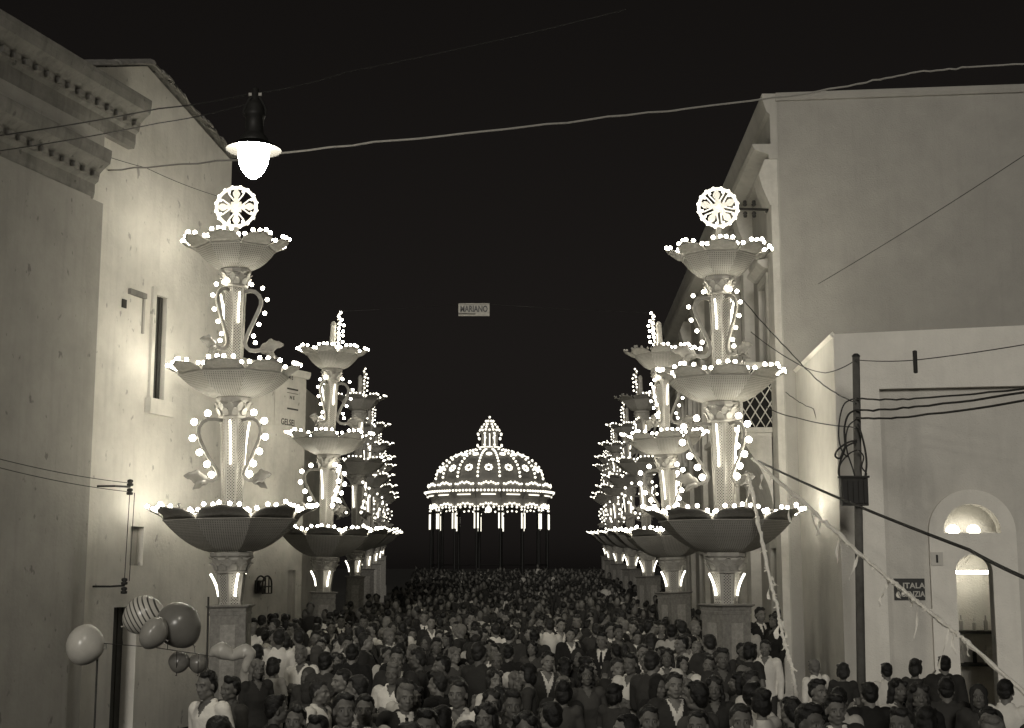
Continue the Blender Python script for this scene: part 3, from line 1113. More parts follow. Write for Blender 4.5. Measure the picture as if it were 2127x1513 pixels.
# ------------------------------------------------------------------ right: tall building with blank side wall and street facade
def right_building():
    A, B = at(1640, 1177, 25.0), at(2010, 1177, 24.67)
    d = (B - A)
    PF = Plane((A.x, A.y), (A.x + d.x * 2.4, A.y + d.y * 2.4))
    PS = Plane((A.x, A.y), (A.x + 0.036 * 26, A.y + 26))
    root = empty('tall_palazzo', A * 1.0, 0, 'tall palazzo with blank side wall and ornate street facade on the right', 'building')
    root.location = (A.x, A.y, 0)
    inv = T(*root.location).inverted()
    def part(mb, name, m, parent=None, smooth=False):
        mb.v = [inv @ p for p in mb.v]
        return mb.obj(name, m, parent or root, smooth)
    zt = PF.hit(1650, 200)[1]
    mb = MB().prism([PF.pt(0.02, 0), PF.pt(PF.len, 0), PF.pt(PF.len, zt), PF.pt(0.02, zt)], PF.n, 0.5)
    part(mb, 'blank_wall', m_c)
    mb = MB(); PF.run(mb, -0.0, PF.len, [(0.003, zt - .1), (.04, zt - .09), (.06, zt - .02), (.06, zt + .06), (-.5, zt + .06), (-.5, zt + .003), (0.003, zt + .003)])
    part(mb, 'coping', m_c)
    # street facade with openings
    L = 26.0
    holes, spec = [], []
    for (a0, a1, z0, z1) in ((7.2, 8.5, 6.1, 8.3), (11.2, 12.5, 6.1, 8.3), (15.2, 16.5, 6.1, 8.3), (19.2, 20.5, 6.1, 8.3), (1.5, 2.4, 6.6, 8.4)):
        holes.append([PS.pt(a0, z0), PS.pt(a1, z0), PS.pt(a1, z1), PS.pt(a0, z1)])
        spec.append((a0, a1, z0, z1, 'window'))
    for (a0, a1, z0, z1) in ((1.05, 1.75, 0.05, 3.1), (4.2, 5.1, 0.05, 3.1), (6.6, 7.5, 0.05, 3.1), (10.5, 11.6, 0.05, 3.1), (14.5, 15.6, 0.05, 3.1), (19.5, 20.6, 0.05, 3.1)):
        holes.append([PS.pt(a0, z0), PS.pt(a1, z0), PS.pt(a1, z1), PS.pt(a0, z1)])
        spec.append((a0, a1, z0, z1, 'door'))
    mb = MB().prism([PS.pt(0.001, 0), PS.pt(L, 0), PS.pt(L, zt), PS.pt(0.001, zt)], PS.n, 0.45, 0, holes)
    part(mb, 'facade_wall', m_cf)
    for (a0, a1, z0, z1, kind) in spec:
        mb = MB(); PS.box(mb, a0 - .05, a1 + .05, z0 - .03, z1 + .05, -0.3, -0.24)
        w = part(mb, kind, m_wood if kind == 'window' else m_door)
        mb = MB()
        PS.box(mb, a0 - .16, a0, z0, z1 + .16, 0.002, 0.07)
        PS.box(mb, a1, a1 + .16, z0, z1 + .16, 0.002, 0.07)
        PS.box(mb, a0, a1, z1, z1 + .16, 0.002, 0.066)
        part(mb, 'surround', m_trim, w)
        if kind == 'window':
            mb = MB(); PS.run(mb, a0 - .3, a1 + .3, [(0.002, z1 + .2), (.12, z1 + .22), (.25, z1 + .32), (.25, z1 + .38), (0.002, z1 + .42)])
            part(mb, 'hood', m_trim, w)
            mb = MB(); PS.box(mb, a0 - .22, a1 + .22, z0 - .14, z0 - .003, 0.002, 0.16)
            part(mb, 'sill', m_trim, w)
    # corner pilaster, further pilasters with carved scroll heads
    zc = PF.hit(1637, 330)[1]
    for k, (a, w) in enumerate(((0.004, 0.62), (3.5, 0.42), (5.6, 0.6), (9.4, 0.6), (13.4, 0.6), (17.4, 0.6), (21.6, .6))):
        mb = MB(); PS.box(mb, a, a + w, 0.5, zc - 0.9, 0.003, 0.14 if k != 1 else 0.22)
        p = part(mb, 'pilaster', m_trim)
        mb = MB(); PS.box(mb, a - (0 if k == 0 else .05), a + w + .05, 0, 0.497, 0.002, 0.2 if k != 1 else .28)
        part(mb, 'plinth', m_trim, p)
        mb = MB()
        PS.run(mb, a - (0 if k == 0 else .06), a + w + .06, [(0.003, zc - .897), (.16, zc - .897), (.2, zc - .8), (.3, zc - .55), (.36, zc - .3), (.3, zc - .15), (.24, zc - .003), (0.003, zc - .003)])
        part(mb, 'scroll_capital', m_trim, p)
    # main cornice and attic
    zm1 = PF.hit(1637, 299)[1]
    mb = MB()
    PS.run(mb, -0.02, L, [(0.003, zc), (.16, zc), (.17, zc + .1), (.24, zc + .12), (.3, zm1 - .16), (.44, zm1 - .1), (.47, zm1 - .02), (.47, zm1), (0.003, zm1)])
    part(mb, 'main_cornice', m_cf)
    mb = MB()
    PS.run(mb, -0.015, L, [(0.003, zm1 + .003), (.12, zm1 + .003), (.12, zt - .35), (.18, zt - .3), (.24, zt - .1), (.26, zt + .02), (.26, zt + .06), (-.1, zt + .06), (-.1, zt + .003), (0.003, zt + .003)])
    part(mb, 'attic', m_cf)
    mb = MB()
    PS.run(mb, -0.01, L, [(0.003, zc - 1.5), (.06, zc - 1.5), (.1, zc - 1.42), (.1, zc - 1.35), (0.003, zc - 1.33)])
    part(mb, 'string_course', m_trim)
    # enclosed lattice balcony on a curved stone corbel
    a0, a1, dep = 0.70, 3.4, 0.74
    zb0, zb1 = PF.hit(1600, 880)[1], PF.hit(1600, 752)[1]
    bal = MB()
    PS.box(bal, a0, a1, zb0 - .1, zb0, 0.003, dep)
    PS.box(bal, a0, a1, zb1, zb1 + .1, 0.003, dep)
    bo = part(bal, 'lattice_balcony', m_trim)
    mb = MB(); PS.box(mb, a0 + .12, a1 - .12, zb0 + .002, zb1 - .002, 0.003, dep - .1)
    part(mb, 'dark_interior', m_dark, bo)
    for (a, o) in ((a0 + .03, dep - .03), (a1 - .03, dep - .03), (a0 + .03, 0.035)):
        mb = MB(); PS.box(mb, a - .03, a + .03, zb0 + .002, zb1 - .002, o - .03, o + .03)
        part(mb, 'post', m_trim, bo)
    def lattice(P0, P1, name):
        """diamond lattice between two upright lines"""
        mb = MB()
        wv = (P1 - P0).length
        hgt = zb1 - zb0 - .02
        step = 0.19
        u = (P1 - P0).normalized()
        n = int((wv + hgt * .62) / step) + 1
        for k in range(-1, n + 1):
            for sgn in (1, -1):
                x0 = k * step - hgt * .31 + (0 if sgn > 0 else hgt * .62 - hgt * .31)
                x1 = x0 + sgn * hgt * .62
                t0, t1 = 0.0, 1.0
                if abs(x1 - x0) < 1e-6:
                    continue
                ts = sorted(((0 - x0) / (x1 - x0), (wv - x0) / (x1 - x0)))
                t0, t1 = max(0, ts[0]), min(1, ts[1])
                if t1 - t0 < 0.02:
                    continue
                A_ = P0 + u * (x0 + (x1 - x0) * t0) + Vector((0, 0, .01 + hgt * t0))
                B_ = P0 + u * (x0 + (x1 - x0) * t1) + Vector((0, 0, .01 + hgt * t1))
                mb.tube([A_, B_], 0.011, 4)
        part(mb, name, m_trim, bo)
    lattice(PS.pt(a0 + .03, zb0, 0.05), PS.pt(a0 + .03, zb0, dep - .03), 'lattice_end')
    lattice(PS.pt(a0 + .03, zb0, dep - .03), PS.pt(a1 - .03, zb0, dep - .03), 'lattice_front')
    mb = MB()
    n = 10
    zc0 = PF.hit(1600, 1060)[1]
    prof = [(0.145, zb0 - .103), (dep - .02, zb0 - .103), (dep, zb0 - .2)]
    for k in range(n + 1):
        t = k / n
        prof.append((0.145 + (dep - .2) * (1 - math.sin(t * PI / 2)) , zb0 - .28 - (zb0 - .28 - zc0) * t))
    prof.append((0.145, zc0))
    PS.run(mb, a0 + .02, a1 - .02, prof)
    part(mb, 'corbel', m_trim, bo)
    # steps along the facade
    st = MB(); PS.box(st, 0.2, 14, 0.004, 0.16, 0.205, 1.35)
    s1 = st.obj('step', m_trim); tag(s1, 'lower stone step along the palazzo facade', None, None, 'structure')
    st = MB(); PS.box(st, 0.2, 14, 0.163, 0.30, 0.205, 0.95)
    s2 = st.obj('step', m_trim); tag(s2, 'upper stone step along the palazzo facade', None, None, 'structure')
    # iron cross-arm with insulators at the corner
    ca = PS.pt(0.3, PF.hit(1600, 428)[1], .16)
    bx = empty('cross_arm', ca, 0, 'dark iron cross-arm with insulators on the palazzo corner', 'bracket')
    wv = 0.78
    mb = MB().tube([(0.0, 0.15, 0), (0, 0, 0), (-wv * .5, -.05, 0), (-wv, -0.1, 0.0)], 0.026, 6)
    mb.obj('arm', m_iron, bx)
    for x in (-.28, -.45, -.62):
        for sg in (1, -1):
            if x == -.62 and sg < 0:
                continue
            M = T(x, -.06, 0.05 * sg) @ (Matrix.Rotation(PI, 4, 'X') if sg < 0 else Matrix())
            mb = MB().lathe([(0.015, 0), (0.04, 0.02), (0.045, 0.05), (0.025, 0.06), (0.04, 0.08), (0.03, 0.115), (0.005, 0.12)], 10, M=M)
            mb.obj('insulator', m_iron, bx, True)
    return PF, PS, zt
PF, PS, ZT = right_building()

# ------------------------------------------------------------------ right: low house with arch
def low_house():
    A = at(1748, 1177, 21.0)
    d = PF.u
    PD = Plane((A.x, A.y), (A.x + d.x * 6.5, A.y + d.y * 6.5 - 0.1))
    back = PF.pt(PF.len * 0.06, 0)
    root = empty('low_house', (A.x, A.y, 0), 0, 'low whitewashed house with lamp-lit arched doorway in front of the blank wall', 'building')
    inv = T(*root.location).inverted()
    def part(mb, name, m, parent=None, smooth=False):
        mb.v = [inv @ p for p in mb.v]
        return mb.obj(name, m, parent or root, smooth)
    zt = PD.hit(1748, 694)[1]
    zr = PD.hit(2012, 672)[1]
    # shapes: recessed panel, arch surround
    r0, rz1 = PD.hit(1826, 808)
    rz1b = PD.hit(2012, 800)[1]
    acx, spr = PD.hit(2022, 1120)[0], PD.hit(1940, 1105)[1]
    ro = acx - PD.hit(1931, 1110)[0]
    L = PD.len
    hole = [PD.pt(r0, 0.05), PD.pt(r0, rz1), PD.pt(L - .5, rz1b), PD.pt(L - .5, 0.05)]
    part(MB().prism([PD.pt(0, 0), PD.pt(L, 0), PD.pt(L, zr + .05), PD.pt(0, zt)], PD.n, 0.13, 0, [hole]), 'front_wall', m_d)
    # panel behind, with the arched opening
    ri = ro * 0.66
    lun = [PD.pt(acx + ri * math.cos(PI * k / 14), spr + ri * math.sin(PI * k / 14), -.133) for k in range(15)]
    lun = [PD.pt(acx - ri, spr - .02, -.133)] + lun[::-1] + [PD.pt(acx + ri, spr - .02, -.133)]
    di = ro * 0.42
    dtop = PD.hit(2000, 1152)[1]
    dsp = dtop - di * .9
    dr = [PD.pt(acx - di, 0.06, -.133), PD.pt(acx - di, dsp, -.133)] + [PD.pt(acx + di * math.cos(PI - PI * k / 12), dsp + di * .9 * math.sin(PI * k / 12), -.133) for k in range(1, 12)] + [PD.pt(acx + di, dsp, -.133), PD.pt(acx + di, 0.06, -.133)]
    part(MB().prism([PD.pt(0.05, 0.01, -.133), PD.pt(L - .05, 0.01, -.133), PD.pt(L - .05, zt - .1, -.133), PD.pt(0.05, zt - .1, -.133)], PD.n, 0.22, 0, [lun, dr]), 'panel_wall', m_dp)
    # raised arch band with its own openings
    outer = [PD.pt(acx - ro, 0.03, -.05), PD.pt(acx - ro, spr, -.05)] + [PD.pt(acx + ro * math.cos(PI - PI * k / 20), spr + ro * math.sin(PI * k / 20), -.05) for k in range(1, 20)] + [PD.pt(acx + ro, spr, -.05), PD.pt(acx + ro, 0.03, -.05)]
    part(MB().prism(outer, PD.n, 0.08, 0, [[p + PD.n * .083 for p in lun], [p + PD.n * .083 for p in dr]]), 'arch_surround', m_d)
    # lunette niche back, globes, doorway interior
    mb = MB(); PD.box(mb, acx - ri - .1, acx + ri + .1, spr - .06, spr + ri + .1, -.75, -.7)
    part(mb, 'lunette_back', m_d)
    mb = MB(); PD.box(mb, acx - ri - .1, acx + ri + .1, spr - .12, spr - .06, -.7, -.36)
    part(mb, 'lunette_floor', m_d)
    for i, px in enumerate((1979, 2022)):
        a, z = PD.hit(px, 1104, -.42)
        q = inv @ PD.pt(a, z, -.42)
        o = MB().ball(q, 0.105, 14, 10).obj('lamp_globe', emit('arch_lamp_glow', 5.0), root, True)
        MB().lathe([(0.03, -.15), (0.05, -.13), (0.05, -.09)], 10, M=T(*q)).obj('lamp_holder', m_iron, root)
    # shop interior
    mb = MB()
    PD.box(mb, acx - 1.0, acx + 1.4, 0.02, dtop + .3, -3.4, -3.35)
    PD.box(mb, acx - 1.0, acx - .95, 0.02, dtop + .3, -3.35, -.36)
    PD.box(mb, acx + 1.4, acx + 1.45, 0.02, dtop + .3, -3.35, -.36)
    PD.box(mb, acx - 1.0, acx + 1.4, dtop + .3, dtop + .35, -3.35, -.36)
    part(mb, 'interior_walls', m_d)
    sh = MB(); PD.box(sh, acx - .6, acx + 1.2, 1.05, 1.1, -3.34, -3.0)
    part(sh, 'shelf', m_wood)
    sh = MB(); PD.box(sh, acx - .6, acx + 1.2, 1.6, 1.65, -3.34, -3.0)
    part(sh, 'shelf', m_wood)
    for zs in (1.1, 1.65):
        for k in range(7):
            q = inv @ PD.pt(acx - .4 + .2 * k + random.uniform(-.03, .03), zs + .003, -3.15)
            hb = random.uniform(.2, .3)
            MB().lathe([(.035, 0), (.037, hb * .6), (.014, hb * .75), (.013, hb)], 8, M=T(*q)).obj('bottle', random.choice((m_iron, m_pil, m_dp)), root)
    a = PD.pt(acx - .15, dtop - .28, -2.9)
    b = PD.pt(acx + .9, dtop - .28, -2.9)
    MB().tube([inv @ a, inv @ b], 0.03, 8).obj('shop_tube_lamp', emit('shop_tube_glow', 14.0), root)
    mb = MB(); PD.box(mb, acx - di, acx - di + .05, 0.06, dsp + .02, -.9, -.36)
    part(mb, 'door_leaf', m_door)
    # wall slot
    a, z = PD.hit(1946, 1161, -.04)
    mb = MB(); PD.box(mb, a - .09, a + .09, z - .1, z + .1, -.049, -.03)
    p = part(mb, 'bell_plate', m_dp)
    mb = MB(); PD.box(mb, a - .015, a + .015, z - .06, z + .06, -.0295, -.015)
    part(mb, 'bell_pull', m_iron, p)
    # flank towards the facade and roof
    f1 = PF.pt(PF.hit(1660, 1000)[0], 0, 0.01)
    A0 = PD.pt(0, 0, -.002)
    zb = PF.hit(1656, 775)[1]
    nrm = Vector((-1, 0.0, 0))
    u = (f1 - A0)
    nn = Vector((-u.y, u.x, 0)).normalized()
    if nn.x > 0:
        nn = -nn
    side = [A0, f1, f1 + Vector((0, 0, zt)), A0 + Vector((0, 0, zt - .01))]
    part(MB().prism(side, nn, 0.3), 'flank_wall', m_dp)
    mb = MB(); q = MB()
    c0, c1 = A0 + Vector((0, 0, zt)), f1 + Vector((0, 0, zt))
    mb.tube([c0 + Vector((0, .05, 0)), c1], 0.05, 4)
    part(mb, 'flank_coping', m_d)
    r0_, r1_ = PD.pt(L, zr + .045, -.14), PF.pt(PF.len * .9, zt, 0.02)
    mb = MB(); mb.add([A0 + Vector((0.3, .14, zt - .12)), PD.pt(L, zt - .12, -.15), Vector((r1_.x, r1_.y - .1, zt - .12)), f1 + Vector((.3, -.1, zt - .12))], [(0, 1, 2, 3)])
    part(mb, 'roof', m_dp)
    # enamel sign
    a0, z1 = PD.hit(1856, 1202, -.12)
    a1, z0 = PD.hit(1922, 1247, -.12)
    sg = empty('enamel_sign', PD.pt((a0 + a1) / 2, z0, -.133), 0, 'small black enamel sign with pale letters beside the arched doorway', 'sign')
    iv = T(*sg.location).inverted()
    mb = MB(); PD.box(mb, a0, a1, z0, z1, -.133, -.11)
    mb.v = [iv @ p for p in mb.v]
    mb.obj('plate', m_black, sg)
    for txt, fx, fy, sz, wd in (('ITALA', .64, .66, .115, .33), ('AGENZIA', .53, .27, .115, .43)):
        me = text_mesh(txt, sz, 'lettering', 0.003, 1.0, 0.003)
        w = max(v.co.x for v in me.vertices) - min(v.co.x for v in me.vertices)
        for v in me.vertices:
            v.co.x *= wd / w
        me.materials.append(m_signw)
        o = link('lettering', me, sg)
        o.matrix_local = iv @ PD.matrix(a0 + (a1 - a0) * fx, z0 + (z1 - z0) * fy, -.106)
    return PD
PD = low_house()

# ------------------------------------------------------------------ utility pole with box and cable loops
def utility_pole():
    b = at(1784, 1380, 19.6)
    t = at(1778, 742, 19.6)
    root = empty('utility_pole', (b.x, b.y, 0), 0, 'weathered utility pole with junction box and looped cables before the low house', 'pole')
    o = Vector((b.x, b.y, 0))
    pts = [Vector((0, 0, 0)), Vector((t.x - b.x, 0, t.z)) * .5, Vector((t.x - b.x, 0, t.z))]
    MB().tube(pts, [.068, .062, .055], 12).obj('shaft', m_pole, root, True)
    MB().lathe([(0.06, 0), (0.062, .02), (0.03, .05), (0, .055)], 12, M=T(*pts[2])).obj('cap', m_iron, root)
    c0, c1 = at(1744, 994, 19.5) - o, at(1801, 1051, 19.5) - o
    y = -.2
    bx = MB().box((c0.x, y, c1.z), (c1.x, -.07, c0.z)).obj('junction_box', m_wood, root)
    n = 5
    for k in range(n):
        x = c0.x + (c1.x - c0.x) * (k + .5) / n
        MB().box((x - .028, y - .025, c1.z + .03), (x + .028, y - .001, c0.z - .05)).obj('fuse_holder', m_iron, bx)
    MB().box((c0.x - .02, y - .03, c0.z + .002), (c1.x + .02, -.06, c0.z + .03)).obj('box_lid', m_wood, bx)
    def P(px, py, dy=-.12):
        return at(px, py, 19.6 + dy) - o
    loops = [[(1775, 828), (1755, 838), (1745, 865), (1742, 905), (1748, 935), (1760, 950)],
             [(1778, 852), (1762, 862), (1754, 890), (1755, 930), (1745, 960), (1742, 985), (1752, 996)],
             [(1778, 872), (1763, 885), (1757, 910), (1760, 940), (1770, 970), (1776, 992)],
             [(1780, 915), (1760, 920), (1740, 935), (1735, 948), (1745, 952), (1752, 935), (1762, 925), (1780, 918)],
             [(1780, 935), (1765, 942), (1752, 955), (1744, 970), (1744, 994)],
             [(1782, 880), (1790, 905), (1797, 935), (1800, 965), (1796, 996)],
             [(1784, 935), (1794, 950), (1790, 970), (1800, 985), (1792, 996)]]
    for k, lp in enumerate(loops):
        pts = [P(x, y_, -.13 - .012 * k) for x, y_ in lp]
        sm = []
        for i in range(len(pts) - 1):
            a, b_, c, d = pts[max(i - 1, 0)], pts[i], pts[i + 1], pts[min(i + 2, len(pts) - 1)]
            for j in range(5):
                t_ = j / 5
                sm.append(0.5 * ((2 * b_) + (c - a) * t_ + (2 * a - 5 * b_ + 4 * c - d) * t_ ** 2 + (3 * b_ - a - 3 * c + d) * t_ ** 3))
        sm.append(pts[-1])
        MB().tube(sm, 0.011 + .004 * (k % 2), 6).obj('cable_loop', m_cable, root, True)
    return o
utility_pole()
def W_(px, py, d):
    return at(px, py, d)
gp = 'cables strung at the utility pole'
wire('service_cable', [W_(1780, 828, 19.5), W_(1900, 828, 18.4), W_(2240, 794, 15.4)], 0.014, m_cable, 'uppermost thick cable running right from the pole', 'cable', gp, .02, 10, .004)
wire('service_cable', [W_(1780, 852, 19.5), W_(1900, 845, 18.4), W_(2240, 798, 15.4)], 0.016, m_cable, 'middle thick cable running right from the pole', 'cable', gp, .02, 10, .005)
wire('service_cable', [W_(1780, 868, 19.5), W_(1900, 865, 18.4), W_(2240, 812, 15.4)], 0.016, m_cable, 'lowest thick cable running right from the pole', 'cable', gp, .02, 10, .005)
wire('pole_wire', [W_(1778, 748, 19.5), W_(1905, 748, 18.4), W_(2240, 696, 15.4)], 0.007, m_cable, 'thin wire running right from top of the pole', 'wire', gp, .02)
wire('pole_wire', [W_(1560, 690, 25.4), W_(1655, 755, 23), W_(1715, 775, 21), W_(1778, 748, 19.5)], 0.008, m_cable, 'thin sagging wire from facade to top of the pole', 'wire', gp, .03)
wire('pole_wire', [W_(1545, 625, 25.4), W_(1640, 730, 23.4), W_(1710, 800, 21), W_(1778, 838, 19.5)], 0.010, m_cable, 'dark wire sloping from facade across blank wall to the pole', 'wire', gp, .02, 12, .004)
wire('pole_wire', [W_(1632, 815, 24.9), W_(1690, 850, 23), W_(1718, 940, 22.4), W_(1730, 1000, 22.2)], 0.007, m_cable, 'thin loose wire drooping down the low house flank', 'wire', gp, .03, 12, .004)
wire('pole_wire', [W_(1590, 845, 25.2), W_(1655, 868, 23.5), W_(1778, 888, 19.5)], 0.010, m_cable, 'dark wire from lattice balcony to the pole', 'wire', gp, .03)
wire('wall_cable', [PF.pt(*PF.hit(1667, 900, .02), .02), PF.pt(*PF.hit(1669, 1060, .02), .02)], 0.016, m_cable, 'short upright dark cable on the wall right of the balcony corbel', 'cable')
wire('wall_wire', [W_(1700, 590, 24.3), W_(2240, 248, 21.4)], 0.006, m_cable, 'faint wire rising right across the blank wall', 'wire', None, .05)
wire('stay_cable', [W_(1575, 958, 21.6), W_(2012, 1142, 13.0), W_(2300, 1262, 9.5)], 0.017, m_cable, 'thick black stay cable slanting down right across the pole', 'cable', None, .04)
o = MB().lathe([(0.012, -.16), (0.03, -.15), (0.032, .15), (.012, .16)], 10).obj('wire_insulator', m_cable)
o.location = W_(1901, 752, 18.4)
tag(o, 'small dark upright insulator hanging on thin wire right of the pole', 'insulator')

# ------------------------------------------------------------------ street lamp on its span wires
def street_lamp():
    D = 11.5
    k = D / F
    c = at(527, 310, D)
    root = empty('street_lamp', c, 0, 'hanging street lamp with glowing teardrop globe and tin shade', 'street lamp')
    z = lambda py: at(527, py, D).z - c.z
    prof = [(33, 299), (33.5, 312), (33, 326), (30, 340), (24, 354), (15, 365), (6, 371), (0.0, 373)]
    MB().lathe([(r * k, z(y)) for r, y in prof][::-1], 24).obj('globe', emit('lamp_globe_glow', LAMP_L, (1.0, 0.94, 0.80)), root, True)
    MB().lathe([(34.5 * k, z(297)), (58 * k, z(309)), (60 * k, z(313)), (58.5 * k, z(311)), (34.5 * k, z(302))], 32, cap=False).obj('shade', mat('lamp_shade_enamel', 0.006, 0.7, spec=0.05), root, True)
    MB().lathe([(34 * k, z(300)), (33 * k, z(292)), (24 * k, z(281)), (20 * k, z(277)), (20 * k, z(246)), (23 * k, z(243)), (23 * k, z(236)), (21 * k, z(233)), (20 * k, z(222)), (13 * k, z(212)), (8 * k, z(208)), (8 * k, z(186)), (0, z(180))], 24).obj('housing', m_iron, root, True)
    for s_ in (1, -1):
        MB().tube([(s_ * 8 * k, 0, z(200)), (s_ * 16 * k, 0, z(212)), (s_ * 24 * k, 0, z(230)), (s_ * 22 * k, 0, z(242))], 3 * k, 8).obj('hook', m_iron, root)
    MB().box((-14 * k, -3 * k, z(200)), (14 * k, 3 * k, z(194))).obj('yoke', m_trim, root)
    return c
lc = street_lamp()
gw = 'span wires of the street lamp'
wire('span_wire', [W_(-60, 290, 10.9), W_(330, 226, 11.3), W_(515, 196, 11.5)], 0.006, m_cable, 'upper span wire from the church to the street lamp', 'wire', gw, .015)
wire('span_wire', [W_(-60, 322, 10.9), W_(330, 256, 11.3), W_(508, 218, 11.5)], 0.005, m_cable, 'lower span wire from the church to the street lamp', 'wire', gw, .015)
wire('span_wire', [W_(535, 194, 11.5), W_(720, 150, 11.7), W_(1300, 20, 12.5)], 0.005, m_cable, 'faint span wire rising right from the lamp top', 'wire', gw, .02)
wire('span_rope', [PL.pt(*PL.hit(225, 354)), W_(495, 333, 15.4), W_(590, 318, 15.1), W_(960, 278, 15.6), W_(1300, 240, 16.4), W_(1640, 200, 17.2), W_(1800, 172, 17.4), W_(1905, 150, 17.6), W_(2012, 140, 17.8), W_(2200, 128, 18)],
     0.012, m_rope, 'long pale rope strung across the black sky behind the lamp', 'rope', None, .0, 8, .006)
wire('wall_wire', [PL.pt(*PL.hit(120, 292), .1), PL.pt(*PL.hit(270, 352), .3), PL.pt(*PL.hit(440, 408), .1)], 0.005, m_cable, 'faint wire sloping down right across upper church wall', 'wire', None, .03)

# ------------------------------------------------------------------ the illuminated columns
U = 22.0 / F                               # one photo pixel at the first column
def zpx(py):
    return at(487, py, 22.0).z
MESH = {}
def bulb_mesh(name, r, m, seg=12, rings=8):
    mb = MB().ball((0, 0, 0), r, seg, rings, 0)
    mb.tube([(0, 0, -r * 1.45), (0, 0, -r * .9)], [r * .38, r * .5], 6, 1)
    return mb.mesh(name, [m, m_socket], True)
MESH['bulb'] = bulb_mesh('bulb', 0.032, m_bulb)
MESH['dead_bulb'] = bulb_mesh('dead_bulb', 0.032, mat('unlit_glass', 0.3, 0.1, spec=0.6))
MESH['bulb_low'] = bulb_mesh('bulb_low', 0.041, m_bulb, 8, 6)
MESH['big_bulb'] = bulb_mesh('big_bulb', 0.052, m_bigbulb, 14, 10)

BOWLS = [  # centre z of bulbs ring, body rim, body foot; radii of bulbs ring, body rim, foot
    dict(zb=zpx(503), zr=zpx(523), zf=zpx(561), R=114 * U, rr=82 * U, rf=34 * U, n=6),
    dict(zb=zpx(763), zr=zpx(785), zf=zpx(827), R=138 * U, rr=114 * U, rf=39 * U, n=6),
    dict(zb=zpx(1057), zr=zpx(1084), zf=zpx(1147), R=170 * U, rr=140 * U, rf=45 * U, n=7)]
def bowl_mesh(b):
    mb = MB()
    prof = []
    n = 8
    for k in range(n + 1):
        t = k / n
        r = b['rf'] + (b['rr'] - b['rf']) * (t ** 0.92)
        z = b['zf'] + (b['zr'] - b['zf']) * (0.35 * t + 0.65 * t ** 1.9)
        prof.append((r, z - b['zr']))
    mb.lathe(prof, 8, 0, rot=PI / 8, cap=False, uv=True)
    # inner skin and lip
    inn = [(r - .012, z + .012) for r, z in prof]
    mb.lathe(inn, 8, 1, rot=PI / 8, cap=False)
    mb.lathe([(b['rr'], 0), (b['rr'] + .02, .012), (b['rr'] + .02, .03), (b['rr'] - .012, .03), (b['rr'] - .012, .012)], 8, 1, rot=PI / 8, cap=False)
    return mb.mesh('bowl', [m_bowl, m_petal])
def petal_edge(b, u):
    a = u * R(20.2)
    r = b['R'] * (1.02 - .15 * abs(u) ** 2.2 - .025 * (1 - math.cos(3 * PI * u)) * .5)
    return a, r
def petal_rise(u):
    return .035 - .085 * u * u + .012 * math.cos(3 * PI * u)
def petal_mesh(b):
    nu, nv = 13, 5
    grid = []
    dz = (b['zb'] - b['zr']) - .035
    for j in range(nv):
        v = j / (nv - 1)
        row = []
        for i in range(nu):
            u = -1 + 2 * i / (nu - 1)
            a1, r1 = petal_edge(b, u)
            a0 = u * R(21.8)
            r0 = (b['rr'] + .01) * math.cos(PI / 8) / math.cos(a0)
            a = a0 + (a1 - a0) * v
            r = r0 + (r1 - r0) * v
            z = .028 + (dz + petal_rise(u) - .028) * (v ** 0.75)
            row.append((r * math.cos(a), r * math.sin(a), z))
        grid.append(row)
    return MB().sheet(grid, .012).mesh('petal', [m_petal], True)
for i, b in enumerate(BOWLS):
    MESH['bowl%d' % i] = bowl_mesh(b)
    MESH['petal%d' % i] = petal_mesh(b)
def capital_mesh(zt, zb, rt, rn, leaves):
    """six-sided flared capital with a ring of curled leaves"""
    h = zt - zb
    mb = MB()
    mb.lathe([(rn, 0), (rn * 1.1, h * .03), (rn * 1.12, h * .1), (rn * 1.02, h * .14), (rn * 1.06, h * .3), (rt * .96, h * .62), (rt * .93, h * .72), (rt * 1.04, h * .8), (rt * 1.05, h * .94), (rt * .95, h)], 12, 0, cap=True)
    for k in range(leaves):
        a = 2 * PI * k / leaves
        for (lo, hi, rr, da) in ((.14, .52, rn * 1.06, 0), (.34, .78, rn * 1.1, PI / leaves)):
            ca, sa = math.cos(a + da), math.sin(a + da)
            grid = []
            for j in range(5):
                t = j / 4
                w = rn * .25 * math.sin(PI * (.22 + .7 * t))
                rad = rr + rn * .16 * t * t + (rn * .06 if j == 4 else 0) + (rt - rn) * .45 * t
                z = h * (lo + (hi - lo) * t) - (h * .05 if j == 4 else 0)
                grid.append([(rad * ca - sgn * w * sa, rad * sa + sgn * w * ca, z + (0.0 if sgn else .006)) for sgn in (-1, 0, 1)])
            mb.sheet(grid, .012)
    return mb.mesh('capital', [m_paint], False)
CAPS = [(zpx(561), zpx(600), 32 * U, 25 * U), (zpx(826), zpx(872), 36 * U, 28 * U), (zpx(1146), zpx(1192), 43 * U, 31 * U)]
for i, c in enumerate(CAPS):
    MESH['capital%d' % i] = capital_mesh(*c, 10)
SHAFTS = [(zpx(600), zpx(772), 23.5 * U, 17 * U), (zpx(872), zpx(1068), 27 * U, 20 * U), (zpx(1192), zpx(1257), 30 * U, 23 * U)]
